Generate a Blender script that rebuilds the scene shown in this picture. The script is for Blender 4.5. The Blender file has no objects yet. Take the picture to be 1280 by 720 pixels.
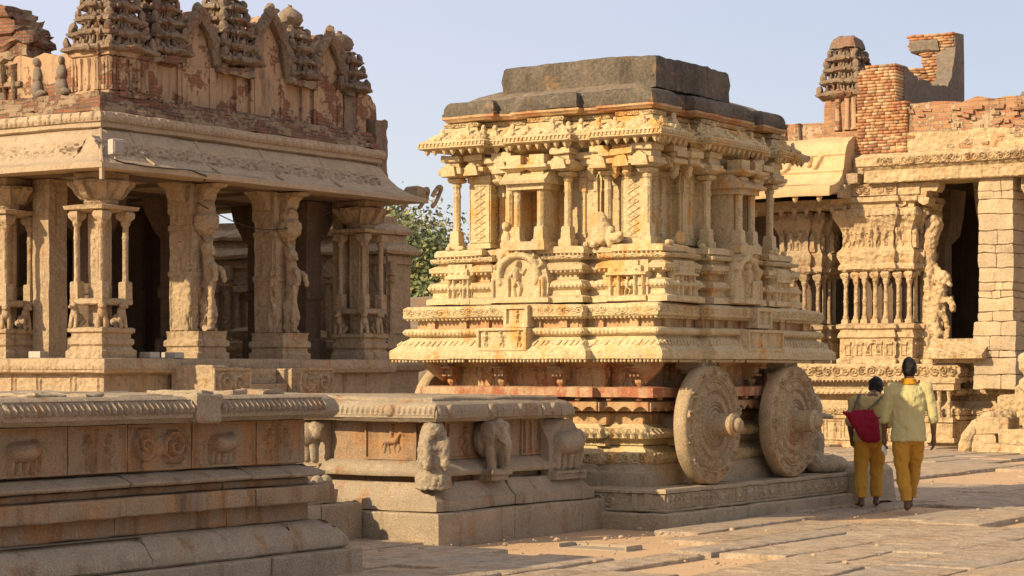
import bpy, math, random
import numpy as np
PI = math.pi
R = math.radians
C = bpy.context.scene.collection
rnd = random.Random(7)

# ---------------------------------------------------------------- noise
_rs = np.random.RandomState(11)
_dirs = _rs.normal(size=(3, 10, 3)); _dirs /= np.linalg.norm(_dirs, axis=2)[:, :, None]
_frq = _rs.uniform(.55, 1.7, size=(3, 10)); _ph = _rs.uniform(0, 6.28, size=(3, 10))
def vnoise(p, freq, ch=0):
    s = np.zeros(len(p))
    for k in range(10):
        s += np.sin((p @ _dirs[ch, k]) * freq * _frq[ch, k] * 6.28 + _ph[ch, k])
    return s / 5.0

# ---------------------------------------------------------------- mesh builder
class M:
    def __init__(s):
        s.V = []; s.L = []; s.N = []; s.n = 0; s.mk = []
    def mark(s): s.mk.append((len(s.V), len(s.L), s.n)); return s
    def add(s, v, f):
        v = np.asarray(v, float).reshape(-1, 3)
        if isinstance(f, np.ndarray):
            s.L.append((f + s.n).ravel()); s.N.append(np.full(len(f), f.shape[1], int))
        else:
            s.L.append(np.array([i for q in f for i in q], int) + s.n); s.N.append(np.array([len(q) for q in f], int))
        s.V.append(v); s.n += len(v); return s
    def box(s, x0, x1, y0, y1, z0, z1, cut=None, bev=0.0):
        if cut:
            nx, ny = max(1, round((x1-x0)/cut)), max(1, round((y1-y0)/cut))
            P = []
            for i in range(nx): P.append((x0+(x1-x0)*i/nx, y0))
            for i in range(ny): P.append((x1, y0+(y1-y0)*i/ny))
            for i in range(nx): P.append((x1-(x1-x0)*i/nx, y1))
            for i in range(ny): P.append((x0, y1-(y1-y0)*i/ny))
            b = bev
            nz = max(1, round((z1-z0)/cut))
            pr = ([(b, z0), (0, z0+b)] if b else [(0, z0)]) + [(0, z0+(z1-z0)*k/nz) for k in range(1, nz)] + ([(0, z1-b), (b, z1)] if b else [(0, z1)])
            return s.rings(P, pr)
        v = [(x0,y0,z0),(x1,y0,z0),(x1,y1,z0),(x0,y1,z0),(x0,y0,z1),(x1,y0,z1),(x1,y1,z1),(x0,y1,z1)]
        return s.add(v, [(0,3,2,1),(4,5,6,7),(0,1,5,4),(1,2,6,5),(2,3,7,6),(3,0,4,7)])
    def rings(s, P, prof, capb=True):
        """P: outline points (counter-clockwise, axis-aligned), prof: (inset, z) rings."""
        P = np.array(P, float); n = len(P)
        e = np.roll(P, -1, 0) - P; e /= np.linalg.norm(e, axis=1)[:, None]
        nn = np.stack([e[:, 1], -e[:, 0]], 1); pn = np.roll(nn, 1, 0)
        dot = (nn*pn).sum(1); D = (nn + pn) / np.maximum(1 + dot, .35)[:, None]
        V = []; cor = np.where(dot < .995)[0]
        seg = []
        if 2 < len(cor) < n:          # points along straight edges keep their fraction of the (offset) edge
            for a_, b_ in zip(cor, np.roll(cor, -1)):
                k_ = (b_-a_) % n; ids = (a_+np.arange(1, k_)) % n
                if len(ids):
                    L_ = np.linalg.norm(P[b_]-P[a_]); seg.append((ids, a_, b_, (np.linalg.norm(P[ids]-P[a_], axis=1)/L_)[:, None]))
        for o, z in prof:
            q = P - D*o
            for ids, a_, b_, f_ in seg: q[ids] = q[a_]*(1-f_)+q[b_]*f_
            V.append(np.column_stack([q, np.full(n, z)]))
        V = np.concatenate(V); m = len(prof)
        i = np.arange(n); j = (i+1) % n; F = []
        for k in range(m-1):
            F.append(np.stack([i+k*n, j+k*n, j+(k+1)*n, i+(k+1)*n], 1))
        s.add(V, np.concatenate(F)); b = s.n - len(V)
        s.L.append(np.arange(n) + b + (m-1)*n); s.N.append(np.array([n]))
        if capb: s.L.append(np.arange(n)[::-1] + b); s.N.append(np.array([n]))
        return s
    def lathe(s, o, prof, n=16, ax=(0, 0, 1), sc=(1, 1), rot=0):
        """prof: (r, t) along axis ax from o"""
        a = np.array(ax, float); a /= np.linalg.norm(a)
        u = np.cross(a, (0, 0, 1)) if abs(a[2]) < .9 else np.cross((0, 1, 0), a)
        u /= np.linalg.norm(u); w = np.cross(a, u)
        th = np.arange(n)*2*PI/n + rot
        V = [np.array(o) + np.outer(np.cos(th)*r*sc[0], u) + np.outer(np.sin(th)*r*sc[1], w) + a*t for r, t in prof]
        V = np.concatenate(V); m = len(prof); i = np.arange(n); j = (i+1) % n
        F = np.concatenate([np.stack([i+k*n, j+k*n, j+(k+1)*n, i+(k+1)*n], 1) for k in range(m-1)])
        s.add(V, F); b = s.n-len(V)
        s.L.append(np.arange(n)+b+(m-1)*n); s.N.append(np.array([n]))
        s.L.append(np.arange(n)[::-1]+b); s.N.append(np.array([n])); return s
    def sq(s, x, y, prof):           # square-section stack of (half, z)
        P = [(x-1, y-1), (x+1, y-1), (x+1, y+1), (x-1, y+1)]
        return s.rings(P, [(1-h, z) for h, z in prof])
    def cap(s, p, q, r0, r1=None, n=10):
        r1 = r0 if r1 is None else r1
        p = np.array(p, float); q = np.array(q, float); L = np.linalg.norm(q-p)
        if L < 1e-6: q = p + np.array((0, 0, 1e-3)); L = 1e-3
        pr = [(r0*math.cos(a)+1e-5, r0*math.sin(a)) for a in (-1.5, -1.1, -.6, -.2)] + [(r1*math.cos(a)+1e-5, L+r1*math.sin(a)) for a in (.2, .6, 1.1, 1.5)]
        return s.lathe(p, pr, n, q-p)
    def chain(s, pts, n=10):
        for a, b in zip(pts, pts[1:]): s.cap(a[:3], b[:3], a[3], b[3], n)
        return s
    def ell(s, c, r, n=14):
        th = np.linspace(-PI/2+.05, PI/2-.05, 9)
        b = len(s.V); s.lathe((0, 0, 0), [(math.cos(t), math.sin(t)) for t in th], n)
        s.V[b] = s.V[b]*np.array(r) + np.array(c); return s
    def tube(s, pts, r, n=6):
        for a, b in zip(pts, pts[1:]):
            d = np.array(b)-np.array(a); s.lathe(a, [(r, 0), (r, np.linalg.norm(d))], n, d)
        return s
    def loft(s, secs, n=20, e=1.0):
        """secs: (x,y,z,rx,ry)"""
        th = np.arange(n)*2*PI/n; V = []
        c, q = np.cos(th), np.sin(th)
        c = np.sign(c)*np.abs(c)**e; q = np.sign(q)*np.abs(q)**e
        for x, y, z, rx, ry in secs: V.append(np.stack([x+rx*c, y+ry*q, np.full(n, z)], 1))
        V = np.concatenate(V); m = len(secs); i = np.arange(n); j = (i+1) % n
        F = np.concatenate([np.stack([i+k*n, j+k*n, j+(k+1)*n, i+(k+1)*n], 1) for k in range(m-1)])
        s.add(V, F); b = s.n-len(V)
        s.L.append(np.arange(n)+b+(m-1)*n); s.N.append(np.array([n]))
        s.L.append(np.arange(n)[::-1]+b); s.N.append(np.array([n])); return s
    def extr(s, poly, o, u, v, w, t):
        """2D polygon (u,v) extruded t along w from origin o"""
        o, u, v, w = map(lambda a: np.array(a, float), (o, u, v, w)); n = len(poly)
        A = np.array([o+u*p[0]+v*p[1] for p in poly]); B = A+w*t
        f = [tuple(range(n))[::-1], tuple(range(n, 2*n))] + [(i, (i+1) % n, (i+1) % n+n, i+n) for i in range(n)]
        return s.add(np.concatenate([A, B]), f)
    def hf(s, H, o, u, v, w, skirt=.03, follow=False):
        """height-field slab H (class HF) on origin o, axes u v, outward w"""
        o, u, v, w = map(lambda a: np.array(a, float), (o, u, v, w))
        Z = H.Z; nv, nu = Z.shape
        U, Vv = np.meshgrid(H.u, H.v)
        P = o + U[..., None]*u + Vv[..., None]*v + Z[..., None]*w
        idx = np.arange(nu*nv).reshape(nv, nu)
        F = np.stack([idx[:-1, :-1], idx[:-1, 1:], idx[1:, 1:], idx[1:, :-1]], -1).reshape(-1, 4)
        if np.dot(np.cross(u, v), w) < 0: F = F[:, ::-1]
        s.add(P.reshape(-1, 3), F)
        ring = np.concatenate([idx[0, :], idx[1:, -1], idx[-1, -2::-1], idx[-2:0:-1, 0]])
        Q = P.reshape(-1, 3)[ring]; B = o + ((Q-o) @ u)[:, None]*u/(u@u) + ((Q-o) @ v)[:, None]*v/(v@v) - w*skirt
        if follow: B = Q - w*skirt
        n = len(ring); i = np.arange(n); j = (i+1) % n
        s.add(np.concatenate([Q, B]), np.stack([i, i+n, j+n, j], 1)); return s
    def rough(s, amp, freq, amp2=0, freq2=8):
        for k, v in enumerate(s.V):
            d = np.stack([vnoise(v, freq, c) for c in range(3)], 1)*amp
            if amp2: d += np.stack([vnoise(v, freq2, c) for c in range(3)], 1)*amp2
            s.V[k] = v + d
        return s
    def xf(s, rz=0, t=(0, 0, 0), sc=1, b=0):
        c_, s_ = math.cos(rz), math.sin(rz)
        Rm = np.array([[c_, -s_, 0], [s_, c_, 0], [0, 0, 1]])
        for k in range(b, len(s.V)): s.V[k] = (s.V[k]*sc) @ Rm.T + np.array(t)
        return s
    def mesh(s, name, org=(0, 0, 0), ang=35, smooth=True):
        V = np.concatenate(s.V) - np.array(org, float); L = np.concatenate(s.L); N = np.concatenate(s.N)
        me = bpy.data.meshes.new(name)
        me.vertices.add(len(V)); me.vertices.foreach_set('co', V.ravel())
        me.loops.add(len(L)); me.loops.foreach_set('vertex_index', L.astype(np.int32))
        me.polygons.add(len(N)); st = np.concatenate([[0], np.cumsum(N)[:-1]])
        me.polygons.foreach_set('loop_start', st.astype(np.int32)); me.polygons.foreach_set('loop_total', N.astype(np.int32))
        me.update(calc_edges=True); me.validate()
        if smooth:
            me.shade_smooth()
            if ang: me.set_sharp_from_angle(angle=R(ang))
        return me
    def pieces(s):
        mk = [(0, 0, 0)]+[q for q in s.mk if q[2] > 0]+[(len(s.V), len(s.L), s.n)]; out = []
        for a, b in zip(mk, mk[1:]):
            if b[2] <= a[2]: continue
            p = M(); p.V = s.V[a[0]:b[0]]; p.L = [l-a[2] for l in s.L[a[1]:b[1]]]; p.N = s.N[a[1]:b[1]]; p.n = b[2]-a[2]; out.append(p)
        return out
    def join(s, b):
        s.V += b.V; s.L += [a+s.n for a in b.L]; s.N += b.N; s.n += b.n; return s
    def build(s, name, mat, parent=None, org=(0, 0, 0), loc=None, ang=35, smooth=True, remesh=0, disp=None, label=None):
        if s.mk: return [p.build(name, mat, parent, org, loc, ang, smooth, remesh, disp, label) for p in s.pieces()][0]
        me = s.mesh(name, org, ang, smooth); me.materials.append(mat)
        o = bpy.data.objects.new(name, me); C.objects.link(o); o.parent = parent
        if parent is None: o.location = org
        if loc is not None: o.location = loc
        if label: o['label'] = label
        if remesh:
            m = o.modifiers.new('remesh', 'REMESH'); m.mode = 'VOXEL'; m.voxel_size = remesh; m.use_smooth_shade = True
            q = o.modifiers.new('smooth', 'SMOOTH'); q.iterations = 3; q.factor = .5
        if disp:
            tx = bpy.data.textures.new('t', 'CLOUDS'); tx.noise_scale = disp[1]; tx.noise_depth = 3
            q = o.modifiers.new('disp', 'DISPLACE'); q.texture = tx; q.strength = disp[0]; q.texture_coords = 'LOCAL'
        return o

def linkcopy(o, parent=None, loc=None, rz=None):
    c = o.copy(); C.objects.link(c); c.parent = parent
    if loc is not None: c.location = loc
    if rz is not None: c.rotation_euler = (0, 0, rz)
    for ch in [x for x in bpy.data.objects if x.parent is o]: linkcopy(ch, c)
    return c
def thing(name, label, cat, loc=(0, 0, 0), rz=0, group=None):
    o = bpy.data.objects.new(name, None); C.objects.link(o); o.location = loc; o.rotation_euler = (0, 0, rz)
    o.empty_display_size = .2
    return tag(o, label, cat, group)
def tag(o, label, cat, group=None):
    o['label'] = label; o['category'] = cat
    if group: o['group'] = group
    return o
def structure(o): o['kind'] = 'structure'; return o

# ---------------------------------------------------------------- relief height fields
class HF:
    def __init__(s, w, h, res, base=0.0):
        s.w, s.h = w, h
        s.u = np.linspace(0, w, max(3, int(w/res)+1)); s.v = np.linspace(0, h, max(3, int(h/res)+1))
        s.Z = np.full((len(s.v), len(s.u)), float(base))
    def _sl(s, x0, x1, y0, y1):
        i0, i1 = np.searchsorted(s.u, [x0, x1]); j0, j1 = np.searchsorted(s.v, [y0, y1])
        return slice(j0, j1), slice(i0, i1)
    def cap(s, x0, y0, x1, y1, r0, r1=None, k=1.0, base=0.0, cut=False):
        r1 = r0 if r1 is None else r1; rm = max(r0, r1)
        J, I = s._sl(min(x0, x1)-rm, max(x0, x1)+rm, min(y0, y1)-rm, max(y0, y1)+rm)
        if J.stop <= J.start or I.stop <= I.start: return s
        U, V = np.meshgrid(s.u[I], s.v[J]); dx, dy = x1-x0, y1-y0
        t = np.clip(((U-x0)*dx+(V-y0)*dy)/max(dx*dx+dy*dy, 1e-9), 0, 1)
        r = r0+(r1-r0)*t; d2 = (U-x0-t*dx)**2+(V-y0-t*dy)**2
        h = np.sqrt(np.maximum(r*r-d2, 0))*k
        if cut: s.Z[J, I] -= h
        else: s.Z[J, I] = np.maximum(s.Z[J, I], np.where(h > 0, h+base, -9))
        return s
    def rect(s, x0, x1, y0, y1, h, mode='set'):
        J, I = s._sl(x0, x1, y0, y1)
        if mode == 'set': s.Z[J, I] = h
        elif mode == 'add': s.Z[J, I] += h
        else: s.Z[J, I] = np.maximum(s.Z[J, I], h)
        return s
    def frame(s, b, h):
        s.rect(-1, s.w+1, -1, b, h); s.rect(-1, s.w+1, s.h-b, s.h+1, h); s.rect(-1, b, -1, s.h+1, h); s.rect(s.w-b, s.w+1, -1, s.h+1, h); return s
    def grid(s): return np.meshgrid(s.u, s.v)
    def noise(s, a, f=12, seed=0):
        U, V = s.grid(); p = np.stack([U.ravel(), V.ravel(), np.full(U.size, seed*3.7)], 1)
        s.Z += (vnoise(p, f, 0)*a).reshape(U.shape); return s
    def scroll(s, x0, x1, y0, y1, dep, pitch=None):
        """running vine: alternating spirals filling the band"""
        h = y1-y0; R0 = h*.5; n = max(1, round((x1-x0)/(h*.95))); st = (x1-x0)/n
        for k in range(n):
            cx = x0+st*(k+.5); cy = (y0+y1)/2; up = 1 if k % 2 else -1
            J, I = s._sl(cx-st/2, cx+st/2, y0, y1)
            if J.stop <= J.start or I.stop <= I.start: continue
            U, V = np.meshgrid(s.u[I]-cx, (s.v[J]-cy)*up)
            r = np.hypot(U, V); th = np.arctan2(V, U)
            w = np.cos(r/(R0)*PI*3.4 - th + rnd.uniform(-.9, .9))
            w2 = np.cos(th*7+r*40/h)*.35
            z = np.clip(w*1.1+.35+w2*(r > R0*.45), 0, 1)*rnd.uniform(.8, 1.4)*np.clip((R0*1.25-r)/(R0*.3), 0, 1)
            s.Z[J, I] = np.maximum(s.Z[J, I], z*dep)
        return s
    def petals(s, x0, x1, y0, y1, pitch, dep):
        dep = dep*1.4
        J, I = s._sl(x0, x1, y0, y1); U, V = np.meshgrid(s.u[I], s.v[J])
        t = (V-y0)/(y1-y0); q = np.abs(np.sin(PI*(U-x0)/pitch))
        s.Z[J, I] += dep*np.clip(q*1.3-.2, 0, 1)*np.clip(1.2-t, 0, 1); return s
    def man(s, x, y, h, r, k=.7):
        k = k*1.9
        """small dancing figure of height h at (x,y feet), r = random"""
        q = lambda a: (r.random()-.5)*2*a*h
        hip = (x+q(.05), y+.47*h); ch = (x+q(.06), y+.72*h); hd = (ch[0]+q(.04), y+.9*h)
        s.cap(*hip, *ch, .095*h, .12*h, k); s.cap(*hd, hd[0], hd[1]+.01, .085*h, None, k*1.2)
        for sd in (-1, 1):
            kn = (x+sd*.12*h+q(.06), y+.25*h+q(.03)); ft = (x+sd*.1*h+q(.08), y+.03*h)
            s.cap(*hip, *kn, .07*h, .055*h, k); s.cap(*kn, *ft, .055*h, .04*h, k)
            el = (ch[0]+sd*.19*h, ch[1]-.05*h+q(.12)); ha = (el[0]+sd*.05*h+q(.08), el[1]+q(.2))
            s.cap(ch[0]+sd*.09*h, ch[1], *el, .045*h, .04*h, k); s.cap(*el, *ha, .04*h, .035*h, k)
        return s
    def elephant(s, x, y, h, f=1, k=.7):
        L = [(0, .58, .5, .6, .27, .27), (.72, .72, .76, .66, .2, .2), (.88, .62, .98, .35, .09, .07), (.98, .35, .92, .08, .07, .045), (-.12, .5, -.14, .06, .12, .09),
             (.12, .4, .14, .06, .11, .09), (.42, .4, .4, .06, .11, .09), (.6, .45, .62, .06, .12, .09), (.6, .72, .62, .6, .14, .1), (-.25, .6, -.3, .3, .03, .02)]
        for a, b, c, d, r0, r1 in L: s.cap(x+f*a*h, y+b*h, x+f*c*h, y+d*h, r0*h, r1*h, k)
        return s
    def rider(s, x, y, h, f=1, k=.7):
        L = [(0, .45, .4, .47, .12, .12), (.42, .5, .58, .75, .08, .06), (.58, .77, .72, .66, .055, .035), (-.05, .4, -.12, .05, .06, .03), (.05, .38, .1, .05, .05, .03), (.35, .4, .3, .2, .05, .04), (.3, .2, .36, .05, .035, .03),
             (.42, .42, .55, .22, .05, .04), (.55, .22, .48, .1, .03, .03), (-.1, .5, -.22, .25, .04, .02), (.18, .6, .2, .85, .07, .085), (.21, .97, .22, .98, .07, .07), (.2, .85, .36, .72, .03, .03), (.16, .6, .2, .35, .05, .03)]
        for a, b, c, d, r0, r1 in L: s.cap(x+f*a*h, y+b*h, x+f*c*h, y+d*h, r0*h, r1*h, k)
        return s
    def arch(s, cx, y0, w, h, dep):
        """horseshoe gable with a small figure"""
        n = 16; pts = []
        for i in range(n+1):
            a = PI*(1.12 - 1.24*i/n); pts.append((cx+w*.5*math.cos(a), y0+h*.42+h*.4*math.sin(a)))
        for a, b in zip(pts, pts[1:]): s.cap(*a, *b, w*.085, None, dep/(w*.085))
        for i in range(1, n, 2):
            a = PI*(1.12-1.24*i/n); s.cap(cx+w*.62*math.cos(a), y0+h*.42+h*.5*math.sin(a), cx+w*.63*math.cos(a), y0+h*.42+h*.51*math.sin(a), w*.06, None, dep/(w*.07))
        s.cap(cx, y0+h*.86, cx, y0+h, w*.1, w*.05, dep/(w*.09)); return s

def ratha(cx, cy, a, b, fx=(), fy=()):
    """outline of a box with stepped projections; fx: (half width, out) on the -Y/+Y faces, fy on the X faces"""
    def side(hw, st):
        L = []; o = 0
        for w, p in st: L += [(-w, o), (-w, o+p)]; o += p
        return [(-hw, 0)] + L + [(-x, y) for x, y in L[::-1]]
    P = [(x, -b-o) for x, o in side(a, fx)] + [(a+o, y) for y, o in side(b, fy)] + [(-x, b+o) for x, o in side(a, fx)] + [(-a-o, -y) for y, o in side(b, fy)]
    return [(cx+x, cy+y) for x, y in P]
def subdiv(P, cut):
    Q = []
    for i in range(len(P)):
        a, b = P[i], P[(i+1) % len(P)]; L = math.hypot(b[0]-a[0], b[1]-a[1]); n = max(1, round(L/cut))
        for k in range(n): Q.append((a[0]+(b[0]-a[0])*k/n, a[1]+(b[1]-a[1])*k/n))
    return Q
def edges(P, off=0.0, vis=True):
    """edges inset by off: yields (start, tangent, normal, length)"""
    P = [np.array(p, float) for p in P]; n = len(P); out = []
    for i in range(n):
        a, b = P[i], P[(i+1) % n]; L = np.linalg.norm(b-a); t = (b-a)/L; nr = np.array((t[1], -t[0]))
        def turn(p, q, r): return np.sign((q-p)[0]*(r-q)[1]-(q-p)[1]*(r-q)[0])
        c0 = turn(P[i-1], a, b); c1 = turn(a, b, P[(i+2) % n])
        s0 = a - nr*off + t*off*c0; s1 = b - nr*off - t*off*c1
        L2 = np.dot(s1-s0, t)
        if L2 > .01 and (not vis or nr[1] < -.5 or nr[0] > .5): out.append((s0, t, nr, L2))
    return out
def teeth(m, P, off, z, pitch, w, h, d, kind='cone', vis=True):
    for s0, t, nr, L in edges(P, off, vis):
        n = max(1, int(L/pitch)); st = L/n
        for k in range(n):
            if rnd.random() < .03: continue
            c = s0 + t*st*(k+.5+rnd.uniform(-.07, .07)) - nr*d*.5
            if kind == 'cone':
                m.lathe((c[0], c[1], z), [(w*.5, 0), (w*.5, -h*.25), (w*.32, -h*.65), (.003, -h)], 6)
            elif kind == 'ball':
                m.lathe((c[0], c[1], z-h*.5), [(w*.2, -h*.5), (w*.5, -h*.2), (w*.5, h*.2), (w*.2, h*.5)], 6)
            else:
                a = t*w*.5; b_ = nr*d*.5
                q = [c-a-b_, c+a-b_, c+a+b_, c-a+b_]
                m.add([(p[0], p[1], z-h) for p in q]+[(p[0], p[1], z) for p in q], [(0,3,2,1),(4,5,6,7),(0,1,5,4),(1,2,6,5),(2,3,7,6),(3,0,4,7)])
def strip(m, P, off, z0, z1, res, fn, proud=.002, skirt=.02, vis=True, margin=0):
    """relief strip along every visible edge; fn(HF, edge index)"""
    for k, (s0, t, nr, L) in enumerate(edges(P, off, vis)):
        if L < .05: continue
        H = HF(L-2*margin, z1-z0, res); fn(H, k)
        s1 = s0 + nr*proud + t*margin
        m.hf(H, (s1[0], s1[1], z0), (t[0], t[1], 0), (0, 0, 1), (nr[0], nr[1], 0), skirt)

# ---------------------------------------------------------------- materials
def nt(name):
    m = bpy.data.materials.new(name); m.use_nodes = True; t = m.node_tree; t.nodes.clear()
    def N(ty, **kw):
        n = t.nodes.new(ty)
        for k, v in kw.items():
            if k == 'ins':
                for a, b in v.items(): n.inputs[a].default_value = b
            else: setattr(n, k, v)
        return n
    L = lambda a, b: t.links.new(a, b)
    out = N('ShaderNodeOutputMaterial'); b = N('ShaderNodeBsdfPrincipled'); L(b.outputs[0], out.inputs[0])
    b.inputs['Specular IOR Level'].default_value = .25
    return m, N, L, b
def noise(N, L, vec, sc, det=6, rough=.6, dist=0):
    n = N('ShaderNodeTexNoise', ins={'Scale': sc, 'Detail': det, 'Roughness': rough, 'Distortion': dist}); L(vec, n.inputs['Vector']); return n.outputs['Fac']
def ramp(N, L, fac, stops, mode='LINEAR'):
    r = N('ShaderNodeValToRGB'); cr = r.color_ramp; cr.interpolation = mode
    while len(cr.elements) < len(stops): cr.elements.new(.5)
    for e, (p, c) in zip(cr.elements, stops):
        e.position = p; e.color = (*c, 1) if len(c) == 3 else c
    L(fac, r.inputs[0]); return r.outputs[0]
def g(v): return (v, v, v)
def mix(N, L, fac, a, b, mode='MIX'):
    n = N('ShaderNodeMix', data_type='RGBA', blend_type=mode)
    for s, v in ((0, fac), (6, a), (7, b)):
        if isinstance(v, (int, float)): n.inputs[s].default_value = v
        elif isinstance(v, tuple): n.inputs[s].default_value = (*v, 1)
        else: L(v, n.inputs[s])
    return n.outputs[2]
def vscale(N, L, vec, sc):
    n = N('ShaderNodeMapping'); n.inputs['Scale'].default_value = sc; L(vec, n.inputs[0]); return n.outputs[0]
CB = 1.0
def stone(name, c1, c2, dark=(.08, .07, .06), dk=.5, paint=None, pk=.6, bump=.5, fine=60, speck=.35, streak=.5, blk=None, carve=0, cd=.05, blot=.6):
    m, N, L, b = nt(name)
    pos = N('ShaderNodeNewGeometry').outputs['Position']
    big = noise(N, L, pos, .9, 5, .65); mid = noise(N, L, pos, 5, 7, .65); fi = noise(N, L, pos, fine, 4, .7)
    st = noise(N, L, vscale(N, L, pos, (5, 5, .7)), 1.0, 6, .65)
    c1 = tuple(x*CB for x in c1); c2 = tuple(x*CB for x in c2)
    col = mix(N, L, ramp(N, L, big, [(.38, g(0)), (.62, g(1))]), c1, c2)
    col = mix(N, L, ramp(N, L, mid, [(.35, g(0)), (.75, g(.55))]), col, tuple(x*.62 for x in c1))
    if paint:
        pm = mix(N, L, .5, st, noise(N, L, pos, 2.3, 6, .6))
        col = mix(N, L, ramp(N, L, pm, [(pk-.06, g(0)), (pk+.02, g(.9))]), col, paint)
    col = mix(N, L, ramp(N, L, st, [(1-dk, g(0)), (1-dk+.18, g(streak))]), col, dark)
    bl = noise(N, L, pos, 13, 5, .75, .8); col = mix(N, L, ramp(N, L, bl, [(.56, g(0)), (.68, g(blot))]), col, dark)
    lt = noise(N, L, vscale(N, L, pos, (1, 1, 1.7)), 7, 5, .7, .5); col = mix(N, L, ramp(N, L, lt, [(.58, g(0)), (.70, g(.45))]), col, tuple(min(.8, x*1.3) for x in c1))
    sp = ramp(N, L, fi, [(.3, g(1-speck)), (.7, g(1+speck*.4))])
    col = mix(N, L, 1.0, col, sp, 'MULTIPLY')
    if blk:     # mortar-less joints between big blocks
        br = N('ShaderNodeTexBrick', ins={'Scale': 1.0, 'Mortar Size': .006, 'Mortar Smooth': .1, 'Brick Width': blk[0], 'Row Height': blk[1], 'Bias': 0})
        br.inputs['Color1'].default_value = (1, 1, 1, 1); br.inputs['Color2'].default_value = (.8, .78, .76, 1); br.inputs['Mortar'].default_value = (.25, .22, .2, 1)
        sx = N('ShaderNodeSeparateXYZ'); L(pos, sx.inputs[0]); ad = N('ShaderNodeMath', operation='ADD'); L(sx.outputs[0], ad.inputs[0]); L(sx.outputs[1], ad.inputs[1])
        cb = N('ShaderNodeCombineXYZ'); L(ad.outputs[0], cb.inputs[0]); L(sx.outputs[2], cb.inputs[1]); L(cb.outputs[0], br.inputs[0])
        col = mix(N, L, 1.0, col, br.outputs[0], 'MULTIPLY')
    L(col, b.inputs['Base Color']); b.inputs['Roughness'].default_value = .88
    hm = N('ShaderNodeMath', operation='MULTIPLY_ADD'); L(mid, hm.inputs[0]); hm.inputs[1].default_value = 2.2; L(fi, hm.inputs[2])
    bp = N('ShaderNodeBump', ins={'Strength': bump, 'Distance': .012}); L(hm.outputs[0], bp.inputs['Height'])
    if carve:     # worn chisel carving over the whole surface
        vo = N('ShaderNodeTexVoronoi', feature='SMOOTH_F1', ins={'Scale': carve, 'Smoothness': .4, 'Randomness': .8}); L(pos, vo.inputs['Vector'])
        wv = noise(N, L, pos, carve*.6, 3, .7, 1.5); ma = N('ShaderNodeMath', operation='ADD'); L(vo.outputs[0], ma.inputs[0]); L(wv, ma.inputs[1])
        b2 = N('ShaderNodeBump', ins={'Strength': .6, 'Distance': cd}); L(ma.outputs[0], b2.inputs['Height']); L(b2.outputs[0], bp.inputs['Normal'])
    L(bp.outputs[0], b.inputs['Normal'])
    return m
def brickmat(name, plaster=None, thr=.5, bw=.26, rh=.075, c=((.38, .16, .08), (.52, .27, .13)), mortar=(.40, .32, .22), stain=.4):
    m, N, L, b = nt(name)
    pos = N('ShaderNodeNewGeometry').outputs['Position']
    sx = N('ShaderNodeSeparateXYZ'); L(pos, sx.inputs[0]); ad = N('ShaderNodeMath', operation='ADD'); L(sx.outputs[0], ad.inputs[0]); L(sx.outputs[1], ad.inputs[1])
    wob = noise(N, L, pos, 2.0, 3); wz = N('ShaderNodeMath', operation='MULTIPLY_ADD'); L(wob, wz.inputs[0]); wz.inputs[1].default_value = .06; L(sx.outputs[2], wz.inputs[2])
    cb = N('ShaderNodeCombineXYZ'); L(ad.outputs[0], cb.inputs[0]); L(wz.outputs[0], cb.inputs[1])
    br = N('ShaderNodeTexBrick', ins={'Scale': 1.0, 'Mortar Size': .012, 'Mortar Smooth': .3, 'Brick Width': bw, 'Row Height': rh, 'Bias': -.1}); L(cb.outputs[0], br.inputs[0])
    br.inputs['Color1'].default_value = (*c[0], 1); br.inputs['Color2'].default_value = (*c[1], 1); br.inputs['Mortar'].default_value = (*mortar, 1)
    big = noise(N, L, pos, 1.6, 7, .65); mid = noise(N, L, pos, 9, 6, .7); st = noise(N, L, vscale(N, L, pos, (4, 4, .8)), 1, 6, .7)
    col = mix(N, L, ramp(N, L, mid, [(.35, g(.0)), (.7, g(.6))]), br.outputs[0], tuple(x*.9 for x in mortar))
    h = br.outputs[1]; inv = N('ShaderNodeMath', operation='SUBTRACT'); inv.inputs[0].default_value = 1; L(h, inv.inputs[1]); hh = inv.outputs[0]
    if plaster:
        pc = mix(N, L, mid, plaster, tuple(x*.72 for x in plaster))
        msk = ramp(N, L, mix(N, L, .3, big, mid), [(thr-.012, g(0)), (thr+.012, g(1))])
        col = mix(N, L, msk, pc, col)
        mm = N('ShaderNodeMath', operation='MULTIPLY'); L(msk, mm.inputs[0]); L(hh, mm.inputs[1])
        m2 = N('ShaderNodeMath', operation='MULTIPLY_ADD'); L(msk, m2.inputs[0]); m2.inputs[1].default_value = -1.6; L(mm.outputs[0], m2.inputs[2]); hh = m2.outputs[0]
    col = mix(N, L, ramp(N, L, st, [(.5, g(0)), (.72, g(stain))]), col, (.06, .052, .045))
    L(col, b.inputs['Base Color']); b.inputs['Roughness'].default_value = .92
    ha = N('ShaderNodeMath', operation='MULTIPLY_ADD'); L(mid, ha.inputs[0]); ha.inputs[1].default_value = 1.4; L(hh, ha.inputs[2])
    bp = N('ShaderNodeBump', ins={'Strength': .9, 'Distance': .02}); L(ha.outputs[0], bp.inputs['Height']); L(bp.outputs[0], b.inputs['Normal'])
    return m
def simple(name, c, rough=.7, var=.15, sc=20, metallic=0, bump=.15, dist=.004):
    m, N, L, b = nt(name); pos = N('ShaderNodeTexCoord').outputs['Object']
    n = noise(N, L, pos, sc, 5, .6)
    L(mix(N, L, n, tuple(x*(1-var) for x in c), tuple(min(1, x*(1+var)) for x in c)), b.inputs['Base Color'])
    b.inputs['Roughness'].default_value = rough; b.inputs['Metallic'].default_value = metallic
    bp = N('ShaderNodeBump', ins={'Strength': bump, 'Distance': dist}); L(n, bp.inputs['Height']); L(bp.outputs[0], b.inputs['Normal']); return m

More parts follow.
